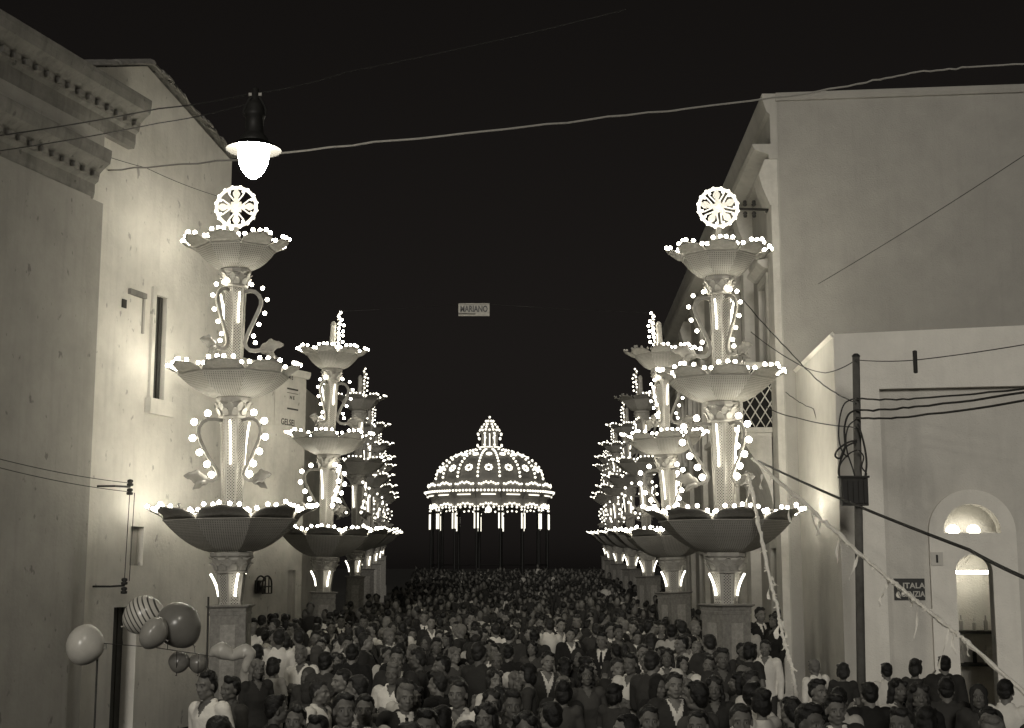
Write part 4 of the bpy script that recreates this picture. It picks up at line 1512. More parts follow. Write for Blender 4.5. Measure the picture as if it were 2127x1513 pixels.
for i, (zt, zb, rt, rb) in enumerate(SHAFTS):
    hh = zt - zb
    prof = [(rb * 1.1, 0), (rb * 1.1, .03), (rb, .06), (rb + (rt - rb) * .25, hh * .3), (rb + (rt - rb) * .6, hh * .65), (rt, hh)]
    mb = MB().lathe(prof, 6, 0, uv=True)
    for k in range(6):
        a = PI / 3 * k
        mb.tube([((rb + .002) * math.cos(a), (rb + .002) * math.sin(a), .05), ((rb + (rt - rb) * .6 + .004) * math.cos(a), (rb + (rt - rb) * .6 + .004) * math.sin(a), hh * .65), ((rt + .002) * math.cos(a), (rt + .002) * math.sin(a), hh - .005)], .011, 5, 1)
    MESH['shaft%d' % i] = mb.mesh('shaft', [m_shaft, m_paint])
# tubes on the faces between the handles (flared outwards at the top)
TUBES = [(zpx(611), zpx(674), SHAFTS[0]), (zpx(876), zpx(966), SHAFTS[1]), (zpx(1192), zpx(1239), SHAFTS[2])]
for i, (zt, zb, s) in enumerate(TUBES):
    def rad(z):
        t = (z - s[1]) / (s[0] - s[1])
        return (s[3] + (s[2] - s[3]) * t) * .88 + .03
    fl = (.05, .06, .10)[i]
    pts = []
    for k in range(9):
        t = k / 8
        z = zb + (zt - zb) * t
        pts.append((rad(z) + fl * t * t, 0, z))
    MESH['tube%d' % i] = MB().tube(pts, .016 if i < 2 else .019, 8).mesh('tube', [m_tube], True)
# handles, in the XZ plane, growing along +X
HU = [(20, 607), (32, 605), (42, 607), (50, 614), (55, 624), (55, 634), (50, 647), (44, 660), (38, 673), (31, 687), (25, 701), (22, 713), (25, 722), (32, 728), (43, 730), (57, 728)]
HL = [(24, 875), (40, 873), (55, 874), (66, 880), (73, 891), (74, 903), (70, 917), (62, 933), (53, 949), (42, 965), (34, 977), (31, 987), (35, 995), (44, 1000), (56, 1001)]
BU = [(35, 592), (58, 600), (68, 624), (63, 652), (51, 675), (40, 699), (44, 713)]
BL = [(55, 861), (83, 880), (86, 913), (71, 942), (55, 966), (45, 987)]
def handle_mesh(path, w, name):
    pts = [Vector((x * U, 0, zpx(y))) for x, y in path]
    mb = MB()
    rows = []
    n = len(pts)
    for i, p in enumerate(pts):
        t = (pts[min(i + 1, n - 1)] - pts[max(i - 1, 0)]).normalized()
        nn = Vector((t.z, 0, -t.x))
        rows.append([p + nn * w * .5 + Vector((0, -.018, 0)), p + nn * w * .5 + Vector((0, .018, 0)), p - nn * w * .5 + Vector((0, .018, 0)), p - nn * w * .5 + Vector((0, -.018, 0))])
    vs = [q for r_ in rows for q in r_]
    for i in range(n - 1):
        o = i * 4
        mb.add([vs[o + k] for k in range(8)], [(0, 1, 5, 4)], 1)
        mb.add([vs[o + k] for k in range(8)], [(1, 2, 6, 5), (2, 3, 7, 6), (3, 0, 4, 7)], 0)
    mb.add(rows[0], [(0, 1, 2, 3)], 0)
    mb.add(rows[-1], [(3, 2, 1, 0)], 0)
    me = mb.mesh(name, [m_handle, m_handlew])
    return me
MESH['handle0'] = handle_mesh(HU, .062, 'handle')
MESH['handle1'] = handle_mesh(HL, .056, 'handle')
def leaf_mesh(length, width, notches):
    """a cut tin leaf from the origin along +X, slightly cupped"""
    nu, nv = 12, 7
    grid = []
    for i in range(nu):
        t = i / (nu - 1)
        w = width * math.sin(PI * min(1, .08 + t * .95)) ** .8 * (1 + .22 * math.sin(t * notches * 2 * PI)) + .006
        row = []
        for j in range(nv):
            s_ = -1 + 2 * j / (nv - 1)
            row.append((t * length, .05 * (1 - s_ * s_) * math.sin(PI * t), s_ * w * (1 if s_ < 0 else .85) + .10 * length * math.sin(PI * t)))
        grid.append(row)
    return MB().sheet(grid, .007).mesh('leaf', [m_leaf], False)
MESH['leaf'] = leaf_mesh(.40, .10, 2.5)
MESH['leaf_small'] = leaf_mesh(.30, .055, 2.0)
# pedestal
def pedestal_mesh():
    zc = zpx(1257)
    mb = MB()
    w = 36 * U
    mb.box((-w, -w, .22), (w, w, zc - .16))
    mb.box((-w * 1.16, -w * 1.16, -.6), (w * 1.16, w * 1.16, .22))
    for sx, sy in ((0, -1), (0, 1), (1, 0), (-1, 0)):
        M = Matrix.Rotation(math.atan2(sy, sx) + PI / 2, 4, 'Z')
        mb.box((-w * .42, -w - .012, .45), (w * .42, -w - .001, zc - .3), 1, M)
    return mb.mesh('pedestal', [m_ped, m_pedp])
def pedestal_cap():
    zc = zpx(1257)
    w = 36 * U
    mb = MB()
    s2 = math.sqrt(2)
    mb.lathe([(w * s2, zc - .16), (w * 1.04 * s2, zc - .155), (w * 1.04 * s2, zc - .12), (w * 1.0 * s2, zc - .11), (w * 1.04 * s2, zc - .05), (w * 1.2 * s2, zc - .02), (w * 1.2 * s2, zc), (w * .5, zc + .005)], 4, 0, rot=PI / 4)
    return mb.mesh('pedestal_cap', [m_ped])
MESH['pedestal'] = pedestal_mesh()
MESH['pedestal_cap'] = pedestal_cap()

def bulb_spots(i):
    """places of the bulbs round bowl i, relative to the bowl's rim centre"""
    b = BOWLS[i]
    out = []
    for p in range(8):
        for k in range(b['n']):
            u = -0.93 + 1.86 * k / (b['n'] - 1)
            a, r = petal_edge(b, u)
            a += p * PI / 4
            rr = r * (1 - .018 * ((k * 7 + p * 3) % 3))
            a += .013 * ((((k + 2) * 11 + p * 5) % 5) / 2 - 1)
            out.append((rr * math.cos(a), rr * math.sin(a), b['zb'] - b['zr'] + petal_rise(u) + .009 * (((k * 5 + p * 2) % 3) - 1)))
    return out

def wheel(root, zc, rot, n):
    """openwork lit wheel finial facing down the street"""
    r = 48 * U
    e = empty('wheel_finial', (0, 0, zc))
    e.parent = root
    M0 = Matrix.Rotation(PI / 2, 4, 'X') @ Matrix.Rotation(rot, 4, 'Z')   # local XY -> upright plane
    def mk(mb, name, m, sm=True):
        mb.v = [M0 @ p for p in mb.v]
        return mb.obj(name, m, e, sm)
    ring = [(r * .88 * math.cos(2 * PI * k / 40), r * .88 * math.sin(2 * PI * k / 40), 0) for k in range(41)]
    mk(MB().tube(ring, .028, 8, cap=False), 'ring', m_neon)
    for k in range(16):
        a = 2 * PI * (k + .5) / 16
        mk(MB().ball((r * .915 * math.cos(a), r * .915 * math.sin(a), 0.0), .029, 8, 6), 'ring_bulb', m_wheelbulb)
    mk(MB().box((-.085, -.085, -.015), (.085, .085, .015)), 'hub_plate', m_glowpanel, False)
    star = []
    for k in range(16):
        a = 2 * PI * k / 16
        q = .105 if k % 2 == 0 else .05
        star.append(Vector((q * math.cos(a), q * math.sin(a), .02)))
    mk(MB().prism([(p.x, p.y, .045) for p in star], (0, 0, 1), .028), 'hub_star', m_glowpanel, False)
    mk(MB().ball((0, 0, .05), .024, 8, 6), 'hub_bulb', m_wheelbulb)
    for k in range(n):
        a = 2 * PI * k / n
        Mz = Matrix.Rotation(a, 4, 'Z')
        out = [(.07, 0), (.10, .045), (.16, .03), (.20, .055), (.24, .06), (.335, 0), (.24, -.06), (.20, -.055), (.16, -.03), (.10, -.045)]
        mk(MB().prism([Mz @ Vector((x, y, .018)) for x, y in out], (0, 0, 1), .03), 'fleur', m_glowpanel, False)
        for sg in (1, -1):
            cv = [(.10, sg * .03), (.16, sg * .075), (.21, sg * .115), (.25, sg * .135), (.28, sg * .12), (.275, sg * .095)]
            mk(MB().tube([Mz @ Vector((x, y, 0)) for x, y in cv], .012, 6), 'scroll', m_neon)
            mk(MB().ball(Mz @ Vector((.255, sg * .115, .015)), .021, 8, 6), 'scroll_bulb', m_wheelbulb)
    MB().tube([(0, 0, -r * .95), (0, 0, -r * 1.55)], [.045, .05], 8).obj('stem', m_paint, e, True)

def spray(root, z0, ang, near):
    """post with a lit leaf-and-bulb spray on the street side"""
    e = empty('spray_finial', (0, 0, z0), ang)
    e.parent = root
    MB().lathe([(.10, 0), (.10, .06), (.075, .08), (.07, .8), (.08, .82), (.05, .9), (0, .93)], 6).obj('post', m_paint, e)
    rnd = random.Random(5)
    for k in range(9):
        z = .16 + .115 * k
        sp = (.10 if k < 7 else .05)
        mb = MB()
        for s_ in (-1, 1):
            M = T(.09, 0, z) @ Matrix.Rotation(s_ * R(50), 4, 'X') @ Matrix.Rotation(R(-50 - 12 * rnd.random()), 4, 'Y')
            grid = []
            for i in range(5):
                t = i / 4
                w = .035 * math.sin(PI * (.1 + .85 * t)) + .003
                grid.append([M @ Vector((t * .17, w * q, .03 * t * t)) for q in (-1, 0, 1)])
            mb.sheet(grid, .006)
        mb.obj('spray_leaf', m_whitepaint, e)
    spots = [(.20, .05, .18), (.13, -.09, .26), (.24, .02, .40), (.14, .10, .5), (.25, -.06, .55), (.24, .06, .68), (.15, -.10, .72), (.26, 0, .82), (.16, .09, .86), (.21, -.05, .95), (.12, .03, 1.05), (.17, -.02, 1.14), (.14, .0, .34), (.14, -.02, .62)]
    for s_ in spots:
        if near:
            link('bulb', MESH['bulb'], e, T(*s_))
    if not near:
        bulbs_joined(e, spots)

def bulbs_joined(parent, spots, r=.030, name='bulb_string', m=None):
    mb = MB()
    for s_ in spots:
        mb.ball(s_, r, 6, 4)
    o = mb.obj(name, m or m_farbulb, parent, True)
    o['kind'] = 'stuff'
    return o

def festival_column(px, d, base_z, near, side, au, al, at_, topper, label, lean=0.0, pedrot=0.0, dim=False):
    p = at(px, HZ, d)
    root = empty('illuminated_column', (p.x, d, base_z), 0, label, 'light column', 'three-tiered light columns lining the street')
    root.rotation_euler = (0, R(lean), 0)
    pe = link('pedestal', MESH['pedestal'], root, Matrix.Rotation(pedrot, 4, 'Z'))
    link('pedestal_cap', MESH['pedestal_cap'], pe)
    for i, (zt, zb, rt, rb) in enumerate(SHAFTS):
        a0 = (au, al, at_)[i]
        link('shaft', MESH['shaft%d' % i], root, T(0, 0, zb) @ Matrix.Rotation(a0 + PI / 6, 4, 'Z'))
        link('capital', MESH['capital%d' % i], root, T(0, 0, CAPS[i][1]))
        for k in range(3):
            link('tube', MESH['tube%d' % i], root, Matrix.Rotation(a0 + PI / 3 + 2 * PI / 3 * k, 4, 'Z'))
    for i, b in enumerate(BOWLS):
        bo = link('bowl', MESH['bowl%d' % i], root, T(0, 0, b['zr']) @ Matrix.Rotation(0.07 * (i - 1), 4, 'Z'))
        for k in range(8):
            link('petal', MESH['petal%d' % i], bo, Matrix.Rotation(PI / 4 * k + PI / 4 * 0, 4, 'Z'))
        spots = bulb_spots(i)
        dead = [q for q in spots if dim and i == 0 and q[0] < .02]      # a stretch of the top rim has gone out
        rs = random.Random(int(px) + i)
        live = [q for q in spots if q not in dead]
        if near:
            for s_ in live:
                out_ = rs.random() < .025
                link('bulb', MESH['dead_bulb' if out_ else 'bulb'], bo, T(*s_))
            for s_ in dead:
                link('bulb', MESH['dead_bulb'], bo, T(*s_))
        else:
            bulbs_joined(bo, live)
            if dead:
                bulbs_joined(bo, dead, name='unlit_bulb_string', m=MATS['unlit_glass'])
    for i in range(2):
        for k in range(3):
            a = (au, al)[i] + 2 * PI / 3 * k
            h = link('handle', MESH['handle%d' % i], root, Matrix.Rotation(a, 4, 'Z'))
            end = (HU, HL)[i][-1]
            q = T(end[0] * U - .02, 0, zpx(end[1]))
            link('leaf', MESH['leaf'], h, q @ Matrix.Rotation(R(-12), 4, 'Y'))
            link('leaf', MESH['leaf_small'], h, q @ Matrix.Rotation(R(28), 4, 'Y') @ Matrix.Rotation(R(12), 4, 'Z'))
            sp = [(x * U, 0, zpx(y)) for x, y in (BU, BL)[i]]
            if near:
                pth = (HU, HL)[i]
                for (x, y, z) in sp:
                    # neck of each bulb points back to the handle
                    near_p = min(pth, key=lambda w: (w[0] * U - x) ** 2 + (zpx(w[1]) - z) ** 2)
                    dv = Vector((x - near_p[0] * U, 0, z - zpx(near_p[1])))
                    M = T(x, y, z) @ dv.to_track_quat('Z', 'Y').to_matrix().to_4x4()
                    link('bulb', MESH['bulb'] if i == 0 else MESH['big_bulb'], h, M)
            else:
                bulbs_joined(h, sp, (.030, .047)[i], m=(m_farbulb, m_farbig)[i])
    if topper == 'wheel':
        wheel(root, zpx(430 if side < 0 else 412), (0 if side < 0 else R(24)), 4 if side < 0 else 5)
        MB().lathe([(.12, 0), (.12, .05), (.06, .1), (.05, .3)], 8, M=T(0, 0, zpx(520))).obj('finial_base', m_paint, root)
    else:
        spray(root, zpx(523) - .02, (0 if side < 0 else PI), near)
    return root

def ped_h(d, shift):
    return shift
LXR = [(487, 22.0), (671, 33.4), (737, 45.2), (762, 56.5), (777, 67.8), (786, 79.0), (792, 90.0)]
RXR = [(1505, 22.6), (1405, 33.4), (1350, 45.2), (1314, 56.5), (1287, 67.8), (1270, 79.0), (1262, 90.0)]
RISE = [0.0, 0.0, 0.30, 0.52, 0.75, 0.98, 1.3]
ORD = ['first', 'second', 'third', 'fourth', 'fifth', 'sixth', 'seventh']
COLS = []
for side, lst in ((-1, LXR), (1, RXR)):
    for i, (px, d) in enumerate(lst):
        sd_ = 'left' if side < 0 else 'right'
        if i == 0:
            lab = 'nearest three-tiered bulb-edged light column of the %s row, lit wheel on top' % sd_
        else:
            lab = '%s three-tiered bulb-edged light column of the %s row, leaf spray on top' % (ORD[i], sd_)
        au = 0.0 if not (side > 0 and i == 0) else PI
        al = R(-30) if (side < 0 and i == 0) else PI
        ab = PI if side < 0 else R(100)
        if i > 2:
            au, al = R(37 * i) % (2 * PI), R(180 + 53 * i)
        at_ = (R(0) if side < 0 else R(30))
        lean = 0.0
        if side < 0:
            lean = (-1.0, 0.9, 0.5, 0, 0, 0, 0)[i]
        else:
            lean = (0.2, -2.2, -1.5, -1, -.6, 0, 0)[i]
        festival_column(px, d, RISE[i], i < 2, side, au, al, at_, 'wheel' if i == 0 else 'spray', lab, lean, (0.03 if (side < 0 and i == 0) else R(28) if side > 0 else R(8)), side > 0 and i in (1, 2))
        p = at(px, HZ, d)
        COLS.append((p.x, d))

# ------------------------------------------------------------------ bandstand with lit dome at the end of the street
def bandstand():
    D = 97.0
    c = at(1016.5, HZ, D)
    base = gz(D)
    root = empty('bandstand', (c.x, D, base), 0, 'round bandstand outlined in bulbs with ribbed dome at street end', 'bandstand')
    k = D / F
    z = lambda py: at(1016.5, py, D).z - base
    N = 16
    off = PI / N - PI / 2            # columns either side of the front bay
    m_dome = mat('dome_paint', 0.2, 0.6, var=0.2, vscale=2)
    m_bs = mat('bandstand_paint', 0.2, 0.6, var=0.2, vscale=2)
    m_bsshade = mat('bandstand_shade_tone', 0.008, 0.6, var=0.2, vscale=2)  # bandstand paint blackened to stand in for shade on the lower part
    Rc = 121 * k
    # platform and railing
    MB().lathe([(Rc * 1.08, -0.3), (Rc * 1.08, .9), (Rc * 1.12, .95), (Rc * 1.12, 1.05), (0, 1.06)], N, rot=off).obj('platform', m_bsshade, root)
    mb = MB()
    for zz in (1.25, 1.85):
        pts = [(Rc * math.cos(off + 2 * PI * i / N), Rc * math.sin(off + 2 * PI * i / N), zz) for i in range(N + 1)]
        mb.tube(pts, .04, 6, cap=False)
    mb.obj('railing', m_bsshade, root)
    for i in range(N):
        a = off + 2 * PI * i / N
        q = (Rc * math.cos(a), Rc * math.sin(a))
        co = MB().lathe([(.16, 1.05), (.16, 1.2), (.10, 1.25), (.09, z(1068)), (.15, z(1062)), (.15, z(1058))], 10, M=T(q[0], q[1], 0)).obj('column', m_bsshade, root)
        for s_ in (-1, 1):
            t = Vector((-math.sin(a), math.cos(a), 0)) * s_ * .12
            o = Vector((q[0] * 1.025, q[1] * 1.025, 0)) + t
            MB().tube([o + Vector((0, 0, z(1101))), o + Vector((0, 0, z(1070)))], .045, 8).obj('tube', m_bstube, co)
        # arch panel to the next column with its bulbs
        a2 = off + 2 * PI * (i + 1) / N
        P0, P1 = Vector((Rc * math.cos(a), Rc * math.sin(a), 0)), Vector((Rc * math.cos(a2), Rc * math.sin(a2), 0))
        u = (P1 - P0)
        n = Vector((math.cos((a + a2) / 2), math.sin((a + a2) / 2), 0))
        pts = []
        ztop, zs, zcr = z(1040), z(1064), z(1055)
        arch = [P0 + u * t + Vector((0, 0, zs + (zcr - zs) * math.sin(PI * t) ** .6)) for t in [j / 12 for j in range(13)]]
        MB().prism(arch + [P1 + Vector((0, 0, ztop)), P0 + Vector((0, 0, ztop))], n, .12).obj('arch_panel', m_bs, root)
        sp = []
        for j in range(9):
            t = .06 + .88 * j / 8
            q_ = P0 + u * t + n * .1
            sp.append(q_ + Vector((0, 0, zs + (zcr - zs) * math.sin(PI * t) ** .6 + .10 + .06 * (j % 2))))
            if j % 2 == 0:
                sp.append(q_ + Vector((0, 0, zs + (zcr - zs) * math.sin(PI * t) ** .6 - .08)))
        bulbs_joined(root, sp, .075, 'arch_bulbs', m=m_bsbulb)
        # cornice panel, leaning outwards, with line of bulbs, a tube and a scalloped crest
        Ro = 133 * k
        A0 = Vector((math.cos(a), math.sin(a), 0)); A1 = Vector((math.cos(a2), math.sin(a2), 0))
        zc0, zc1 = z(1040), z(1027)
        g0 = [[A0.lerp(A1, t) * (Rc * 1.0 + (Ro - Rc) * v) + Vector((0, 0, zc0 + (zc1 - zc0) * v)) for t in (.03, .5, .97)] for v in (0, .5, 1)]
        MB().sheet(g0, .06).obj('cornice_panel', m_bs, root)
        sp = [A0.lerp(A1, .08 + .84 * j / 6) * (Ro + .06) + Vector((0, 0, zc1 + .05)) for j in range(7)]
        bulbs_joined(root, sp, .085, 'cornice_bulbs', m=m_bsbulb)
        MB().tube([A0.lerp(A1, .22) * (Rc + (Ro - Rc) * .62 + .08) + Vector((0, 0, z(1033.5))), A0.lerp(A1, .78) * (Rc + (Ro - Rc) * .62 + .08) + Vector((0, 0, z(1033.5)))], .042, 8).obj('tube', m_bstube, root)
        Rk = 127 * k
        zk0, zk1 = z(1025), z(1011)
        g1 = [[A0.lerp(A1, t) * (Ro - .05 + (Rk - Ro) * v) + Vector((0, 0, zk0 + (zk1 - zk0) * v * (math.sin(PI * t) ** .45 * .85 + .15 + .0))) for t in [.04 + .92 * j / 10 for j in range(11)]] for v in (0, .5, 1)]
        MB().sheet(g1, .05).obj('crest_panel', m_bs, root)
        sp = [A0.lerp(A1, .12 + .76 * j / 8) * (Rk + .05) + Vector((0, 0, zk0 + (zk1 - zk0) * (math.sin(PI * (.12 + .76 * j / 8)) ** .45 * .85 + .15) + .06 + .05 * math.cos(j * PI * .75))) for j in range(9)]
        bulbs_joined(root, sp, .078, 'crest_bulbs', m=m_bsbulb)
    MB().lathe([(Rc, z(1040) + .002), (Rc * .98, z(1000)), (Rc * .9, z(1000))], N, rot=off, cap=False).obj('drum', m_dome, root)
    # dome
    Rd, zd0, zd1 = 108 * k, z(1000), z(937)
    prof = []
    rt = 27 * k
    for j in range(13):
        t = j / 12
        an = t * math.acos(rt / Rd)
        prof.append((Rd * math.cos(an), zd0 + (zd1 - zd0) * math.sin(an) / math.sin(math.acos(rt / Rd))))
    dome = MB().lathe(prof, N, rot=off, cap=False).obj('dome', m_dome, root)
    for i in range(N):
        a = off + 2 * PI * i / N
        pts = [((r + .04) * math.cos(a), (r + .04) * math.sin(a), zz) for r, zz in prof]
        rb = MB().tube(pts, .07, 6).obj('rib', m_bs, dome)
        sp = []
        for j in range(11):
            t = .03 + .95 * j / 10
            f = t * 12
            q = int(min(11, f)); w = f - q
            r = prof[q][0] * (1 - w) + prof[q + 1][0] * w
            zz = prof[q][1] * (1 - w) + prof[q + 1][1] * w
            sp.append(((r + .17) * math.cos(a), (r + .17) * math.sin(a), zz + .05))
        bulbs_joined(rb, sp, .088, m=m_bsbulb)
        # rosettes between the ribs
        am = a + PI / N
        for (t, rr) in ((.27, .30), (.72, .2)):
            f = t * 12
            q = int(f)
            r = prof[q][0] * math.cos(PI / N) + .10
            zz = prof[q][1]
            tn = Vector((prof[q + 1][0] - prof[q][0], 0, prof[q + 1][1] - prof[q][1])).normalized()
            nr = Vector((tn.z, 0, -tn.x))
            M = Matrix.Rotation(am, 4, 'Z') @ T(r, 0, zz) @ nr.to_track_quat('Z', 'X').to_matrix().to_4x4()
            ro = MB().lathe([(rr * .95, -.06), (rr * .95, 0), (0, .01)], 10, M=M).obj('rosette', m_bs, dome)
            bulbs_joined(ro, [M @ Vector((rr * .72 * math.cos(2 * PI * j / 8), rr * .72 * math.sin(2 * PI * j / 8), .05)) for j in range(8)], .085, m=m_bsbulb)
    # lantern on top
    M6 = 8
    lb, lt = z(932), z(902)
    MB().lathe([(29 * k, zd1 - .05), (29 * k, zd1 + .12), (24 * k, lb - .05), (26 * k, lb), (10 * k, lb + .01)], 16, rot=off).obj('lantern_base', m_bs, root)
    sp = []
    for i in range(M6):
        a = 2 * PI * (i + .5) / M6 - PI / 2
        q = (16.5 * k * math.cos(a), 16.5 * k * math.sin(a))
        MB().tube([(q[0], q[1], lb), (q[0], q[1], lt)], .07, 6).obj('lantern_column', m_bs, root)
        a3 = 2 * PI * i / M6 - PI / 2
        MB().tube([(14.5 * k * math.cos(a3), 14.5 * k * math.sin(a3), lb + .1), (14.5 * k * math.cos(a3), 14.5 * k * math.sin(a3), lt)], .04, 6).obj('tube', m_bstube, root)
        w = Vector((-math.sin(a3), math.cos(a3), 0)) * .22
        cc = Vector((22 * k * math.cos(a3), 22 * k * math.sin(a3), lb + .06))
        MB().tube([cc - w, cc + w], .045, 6).obj('tube', m_bstube, root)
        for (rad, py) in ((27, 926), (23.5, 911.5), (26, 902.5)):
            sp.append((rad * k * math.cos(a), rad * k * math.sin(a), z(py)))
        for (rad, py) in ((20.5, 894), (17, 888), (12, 882.5)):
            sp.append((rad * k * math.cos(a), rad * k * math.sin(a), z(py)))
        sp.append((20 * k * math.cos(a3), 20 * k * math.sin(a3), z(895)))
        sp.append((8 * k * math.cos(a), 8 * k * math.sin(a), z(875.5)))
    sp.append((0, 0, z(867)))
    bulbs_joined(root, sp, .085, 'lantern_bulbs', m=m_bsbulb)
    MB().lathe([(21 * k, lt), (22 * k, lt + .1), (19 * k, z(894)), (15 * k, z(887)), (9 * k, z(880)), (5 * k, z(876)), (1.5 * k, z(873)), (0, z(869))], 16, rot=off).obj('lantern_dome', m_dome, root)
    MB().ball((0, -Rc - .25, z(1064)), 6.3 * k, 14, 10).obj('hanging_globe', m_bsbulb, root, True)
bandstand()

# ------------------------------------------------------------------ name sign on its wire
sg_c = at(984.5, 643.5, 36.0)
sgn = empty('hanging_sign', sg_c, 0, 'small pale hanging sign with dark lettering, alone in the black sky', 'sign')
kx = 36.0 / F * 1.01
MB().box((-32.5 * kx, 0, -13.5 * kx), (32.5 * kx, .03, 13.5 * kx)).obj('board', mat('sign_board', .34, .7, .1, 30, .25, 9), sgn)
me = text_mesh('MARIANO', .30, 'lettering', .004, 1.0, .008)
xs_ = [v.co.x for v in me.vertices]; ys_ = [v.co.y for v in me.vertices]
for v in me.vertices:
    v.co.x = (v.co.x - (max(xs_) + min(xs_)) / 2) * 57 * kx / (max(xs_) - min(xs_))
    v.co.y = (v.co.y - (max(ys_) + min(ys_)) / 2) * 14 * kx / (max(ys_) - min(ys_))
me.materials.append(m_black)
link('lettering', me, sgn, T(0, -.006, 1.6 * kx) @ Matrix.Rotation(PI / 2, 4, 'X'))
mb = MB()
mb.tube([(-32 * kx, -.006, -8.6 * kx), (3 * kx, -.006, -9.6 * kx)], .02, 4, flat=1)
mb.obj('underline', mat('faded_print', .12), sgn)
wire('sign_wire', [at(705, 647, 33.4), at(955, 632, 36), at(1015, 632, 36), at(1357, 650, 33.4)], 0.004, m_black, 'thin dark wire carrying the small hanging sign', 'wire', None, .02)

# ------------------------------------------------------------------ paper garlands on the right
def garland(pts, label, tails, seed):
    rnd = random.Random(seed)
    root = empty('paper_garland', pts[0], 0, label, 'garland', 'paper garlands at the right')
    o = Vector(pts[0])
    out = []
    for i in range(len(pts) - 1):
        for k in range(14):
            q = Vector(pts[i]).lerp(Vector(pts[i + 1]), k / 14) - o
            out.append(q + Vector((rnd.gauss(0, .006), rnd.gauss(0, .006), rnd.gauss(0, .007))))
    out.append(Vector(pts[-1]) - o)
    MB().tube(out, [.021 + .024 * abs(noise.noise(p * 5.0)) for p in out], 6).obj('cord', m_paper, root)
    for (px, py, d, dx, dy, w) in tails:
        p = at(px, py, d) - o
        kk = d / F
        e = p + Vector((dx * kk, 0, -dy * kk))
        n = 8
        grid = []
        for i in range(n):
            t = i / (n - 1)
            c = p.lerp(e, t) + Vector((.02 * math.sin(t * 7 + px), .03 * math.sin(t * 5), 0)) * t
            tw = t * 3.0 + px
            ww = w * kk * (.75 + .25 * math.sin(9 * t + px)) * .42
            s_ = Vector((math.cos(tw), math.sin(tw), 0)) * ww + Vector((0, 0, ww * .2))
            grid.append([c - s_, c + Vector((0, .004, 0)), c + s_])
        MB().sheet(grid, .004).obj('paper_tail', m_paper, root)
    for k in range(len(out) // 5):
        q = out[k * 5]
        mb = MB()
        for j in range(3):
            dv = Vector((rnd.uniform(-1, 1), rnd.uniform(-1, 1), rnd.uniform(-1, .3))).normalized() * rnd.uniform(.03, .08)
            w_ = dv.orthogonal().normalized() * .018
            mb.sheet([[q - w_, q + w_], [q + dv - w_ * .5, q + dv + w_ * .5]], .004)
        mb.obj('paper_curl', m_paper, root)
g1 = [at(1562, 952, 21.2), at(1690, 1062, 19.6), at(1786, 1152, 18.4), at(1850, 1205, 17.6), at(1905, 1250, 17.0), at(1985, 1315, 16.2), at(2015, 1340, 15.9), at(2240, 1540, 14)]
garland(g1, 'long white crepe-paper garland with tails slanting down right from first right column',
        [(1687, 1068, 19.6, 10, 45, 8), (1702, 1082, 19.4, 0, 28, 6), (1742, 1118, 18.9, -8, 52, 7), (1783, 1152, 18.4, -20, 52, 9), (1846, 1205, 17.7, -12, 30, 9), (1836, 1230, 17.8, -14, 30, 8), (1866, 1216, 17.5, -2, 26, 9), (1888, 1238, 17.2, 4, 22, 8), (1908, 1256, 17.0, -12, 72, 7), (1972, 1308, 16.3, -26, 78, 9), (1980, 1312, 16.2, -2, 44, 10), (2010, 1338, 15.9, 0, 24, 6), (1583, 985, 21, -4, 32, 8), (1640, 1035, 20.2, -2, 50, 7)], 3)
g2 = [at(1552, 985, 21.3), at(1562, 1020, 21.2), at(1575, 1085, 21.1), at(1598, 1200, 21.0), at(1615, 1265, 20.9), at(1625, 1320, 20.9), at(1645, 1385, 20.8), at(1655, 1450, 20.7)]
garland(g2, 'ragged white paper garland hanging steeply beside the first right pedestal',
        [(1602, 1198, 21, -8, 46, 9), (1602, 1198, 21, 10, 18, 7), (1622, 1290, 20.9, -14, 36, 14), (1624, 1290, 20.9, 8, 34, 12), (1630, 1330, 20.8, -6, 20, 8), (1558, 1010, 21.2, -10, 45, 8)], 4)

# ------------------------------------------------------------------ balloons
def rubber(name, v, v2=None, stripes=0):
    m = mat(name, v, .28, var=.1, vscale=8, spec=.5)
    if stripes:
        nt = m.node_tree
        b = nt.nodes['Principled BSDF']
        tc = nt.nodes.new('ShaderNodeTexCoord')
        wv = nt.nodes.new('ShaderNodeTexWave')
        wv.bands_direction = 'Z'
        wv.inputs['Scale'].default_value = stripes
        wv.inputs['Distortion'].default_value = 0.25
        nt.links.new(tc.outputs['Object'], wv.inputs['Vector'])
        rp = nt.nodes.new('ShaderNodeValToRGB')
        e = rp.color_ramp.elements
        e[0].position, e[1].position = .18, .24
        e[0].color, e[1].color = g(.05), g(v)
        nt.links.new(wv.outputs['Fac'], rp.inputs['Fac'])
        nt.links.new(rp.outputs['Color'], b.inputs['Base Color'])
    b = m.node_tree.nodes['Principled BSDF']
    b.inputs['Transmission Weight'].default_value = 0.0
    b.inputs['Subsurface Weight'].default_value = 0.0
    return m
